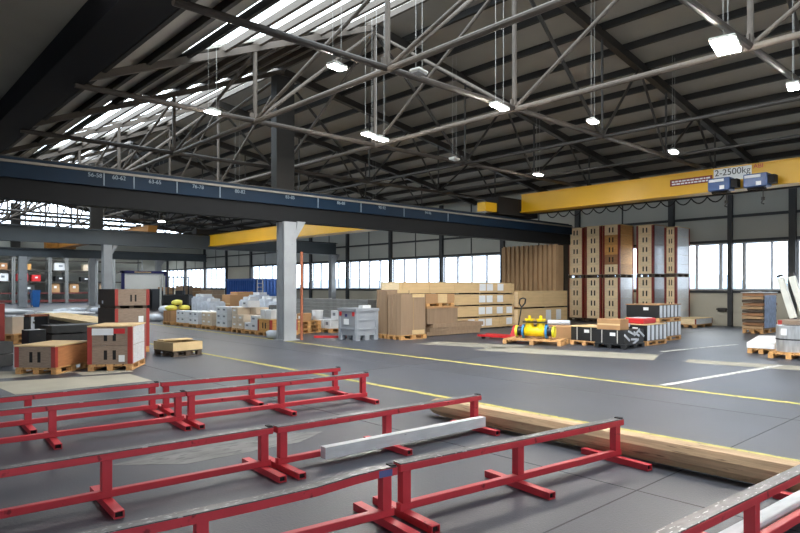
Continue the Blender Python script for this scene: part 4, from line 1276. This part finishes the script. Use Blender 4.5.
def black_pallet(x0, x1, y0, y1, z1, label, lid=None, strips=False, zb=0, stripe_mat=STRIPE_W, base=WOOD, n_=6, front=BLACK):
    t = thing('wrapped_pallet_load', label, 'wrapped load', ((x0+x1)/2, (y0+y1)/2, zb), 0, 'dark wrapped pallet loads')
    lx, ly = x1-x0, y1-y0
    MB().box((0, 0, .12+(z1-.12)/2), (lx-.04, ly-.04, z1-.12)).build('wrapped_goods', front, t)
    d = MB().box((0, 0, .105), (lx, ly, .025))
    for x in (-lx/2+.06, 0, lx/2-.06):
        for y in (-ly/2+.06, 0, ly/2-.06): d.box((x, y, .055), (.11, .11, .075))
    for y in (-ly/2+.06, 0, ly/2-.06): d.box((0, y, .009), (lx, .1, .018))
    d.build('pallet_base', base, t)
    if strips:
        for k in range(n_):
            x = -lx/2+.1+k*(lx-.2)/(n_-1)
            MB().box((x, -ly/2+.012, .13+(z1-.13)/2), (lx/n_*.55, .02, z1-.14)).build('white_strip', stripe_mat, t)
    else:
        for y in (-ly*.25, ly*.25): MB().box((-lx/2+.015, y, .13+(z1-.13)/2), (.012, .02, z1-.13)).build('strap', LAMPH, t)
    MB().box((-lx/2+.012, -ly*.1, z1-.1), (.012, .14, .08)).build('paper_label', LABEL, t)
    if lid: MB().box((0, 0, z1+.012), (lx, ly, .02)).build('lid', lid, t)
    return t
black_pallet(14.2, 15.1, 8.2, 9.0, .47, 'black wrapped pallet load right of the valve pallet', LIDW)
t = black_pallet(13.95, 14.95, 7.34, 8.16, .45, 'black wrapped pallet load with a brown carton on top, nearest to the aisle', None, base=BLACK)
rr = random.Random(5)
for k in range(7):
    MB().box((-.4+.8*rr.random(), -.398, .16+.25*rr.random()), (.3, .012, .05), ry=rr.uniform(-.6, .6)).build('film_crease', FILM, t)
o = MB().box((0, 0, .13), (.42, .62, .26)).bevel(.008).build('brown_carton', CARD); o.location = (14.25, 7.82, .452)
MB().box((-.212, 0, .13), (.004, .6, .04)).build('tape', LIDW, o)
tag(o, 'brown carton on the black wrapped load nearest to the aisle', 'carton')
o = MB().blob((0, 0, .07), (.2, .2, .075), 8).build('white_film_bag', FILM, smooth=True); o.location = (15.15, 8.4, .45)
o.location = (14.72, 7.85, .462)
tag(o, 'white film bag behind the brown carton on the black load', 'bag')
black_pallet(15.25, 16.35, 7.42, 8.25, .52, 'pallet of dark blue goods with white strips, single tier', LIDW, True, n_=5)
o = MB().box((0, 0, .07), (.7, .5, .14)).bevel(.02).build('red_white_sack', REDL); o.location = (15.75, 8.0-.15, .545)
MB().box((0, 0, .145), (.5, .4, .012)).build('white_print', LABEL, o)
tag(o, 'red and white sack on the single tier striped load', 'sack')
black_pallet(16.65, 18.0, 7.75, 8.75, .52, 'lower tier of the striped double load near the windows', None, True, n_=6)
black_pallet(16.65, 18.0, 7.75, 8.75, .47, 'upper tier of the striped double load near the windows', CARD, True, zb=.525, n_=6)
o = collar_box('low_box', 1.5, .75, .12, 1, .2, CRATE, PALEC, BRKT, 'low wooden box on the floor below the window sill', 'wooden box', (24.1, 9.9, 0), 0, None, LIDW, WOOD, handles=False)
t = thing('board_stack', 'stack of brown boards on a pallet before the right windows', 'board stack', (22.55, 7.15, 0))
rr = random.Random(11)
for k in range(11):
    a = .14+k*.106
    MB().box((rr.uniform(-.03, .03), rr.uniform(-.02, .02), a+.05), (1.3, .62, .084)).build('board_layer', (CARDB, CRATEB, WOODD)[k % 3], t)
MB().box((0, -.325, .7), (1.1, .012, 1.05)).build('bluish_wrap', PAPERB, t)
MB().box((0, 0, 1.325), (1.36, .68, .02)).build('white_top_sheet', LABEL, t)
d = MB().box((0, 0, .125), (1.3, .62, .025))
for x in (-.58, 0, .58):
    for y in (-.25, 0, .25): d.box((x, y, .06), (.12, .1, .1))
for y in (-.25, 0, .25): d.box((0, y, .006), (1.3, .1, .012))
d.build('pallet_base', WOOD, t)
# right edge: coil, flat pack, crate with leaning profiles
pallet('pallet', .9, .75, .13, WOODO, 'pallet under the wrapped metal coil at the right picture edge', (15.08, 4.14, 0), .1)
t = thing('metal_coil', 'grey wrapped coil with a black strap on a pallet at the right edge', 'coil', (15.08, 4.14, .131))
MB().tube((0, 0, 0), (0, 0, .55), .31, n=28).build('coil', STEELG, t, False)
MB().tube((0, 0, .25), (0, 0, .275), .315, n=28).build('strap', BLACK, t)
MB().box((-.29, .08, .42), (.03, .12, .14), rz=-.25).build('paper_label', LABEL, t)
MB().tube((0, 0, .55), (0, 0, .555), .2, n=20).build('core', DGREY, t)
pallet('pallet', .95, .55, .12, WOODO, 'pallet under the white flat package left of the coil', (15.84, 4.87, 0), .05)
t = thing('flat_package', 'white flat package with a raised flap left of the metal coil', 'package', (15.84, 4.87, .122), .05)
MB().box((0, 0, .06), (1.0, .56, .12)).build('body', LABEL, t)
MB().hexa([(-.5, -.28, .121), (.45, -.28, .121), (.45, .28, .121), (-.5, .28, .121), (-.3, -.28, .14), (.45, -.28, .23), (.45, .28, .23), (-.3, .28, .14)]).build('flap', WHITEC, t)
t = thing('weathered_crate', 'weathered crate with a red corner behind the metal coil', 'crate', (16.9, 4.25, 0))
MB().b2(-.5, .5, -.5, .55, .14, .72).build('body', WEATH, t)
MB().b2(-.508, -.5, .47, .555, .14, .72).build('red_corner', BRKTR, t)
MB().b2(-.506, -.5, .1, .3, .5, .62).build('paper_label', LABEL, t)
for y in (-.4, 0, .45): MB().b2(-.5, .5, y-.06, y+.06, 0, .14).build('skid', WOODO, t)
for i, (dy, tilt, ln_) in enumerate(((.36, .28, 1.0), (.11, .28, 1.03), (-.14, .28, .98), (-.39, .28, .92))):
    t = thing('white_profile', 'off-white long profile leaning above the weathered crate, %s from the left' % ORD[i], 'profile', (16.75, 4.22+dy, .725), 0, 'leaning white profiles')
    MB().box((0, math.sin(tilt)*ln_/2, math.cos(tilt)*ln_/2+.035), (.1, .15, ln_), rx=-tilt).bevel(.012).build('profile', OFFW, t)
    MB().box((0, math.sin(tilt)*(ln_+.05), math.cos(tilt)*(ln_+.05)+.035), (.09, .13, .05), rx=-tilt).build('dark_end', STEEL_D, t)
t = thing('hose_reel', 'small dark hose bracket on the wall below the right windows', 'hose bracket', (X1, 9.35, .62))
MB().box((-.06, 0, 0), (.1, .3, .14)).build('bracket', STEEL_D, t)
MB().tube((-.08, -.25, .02), (-.08, .2, .02), .03).build('pipe', STEEL_D, t)
bpy.context.view_layer.update()
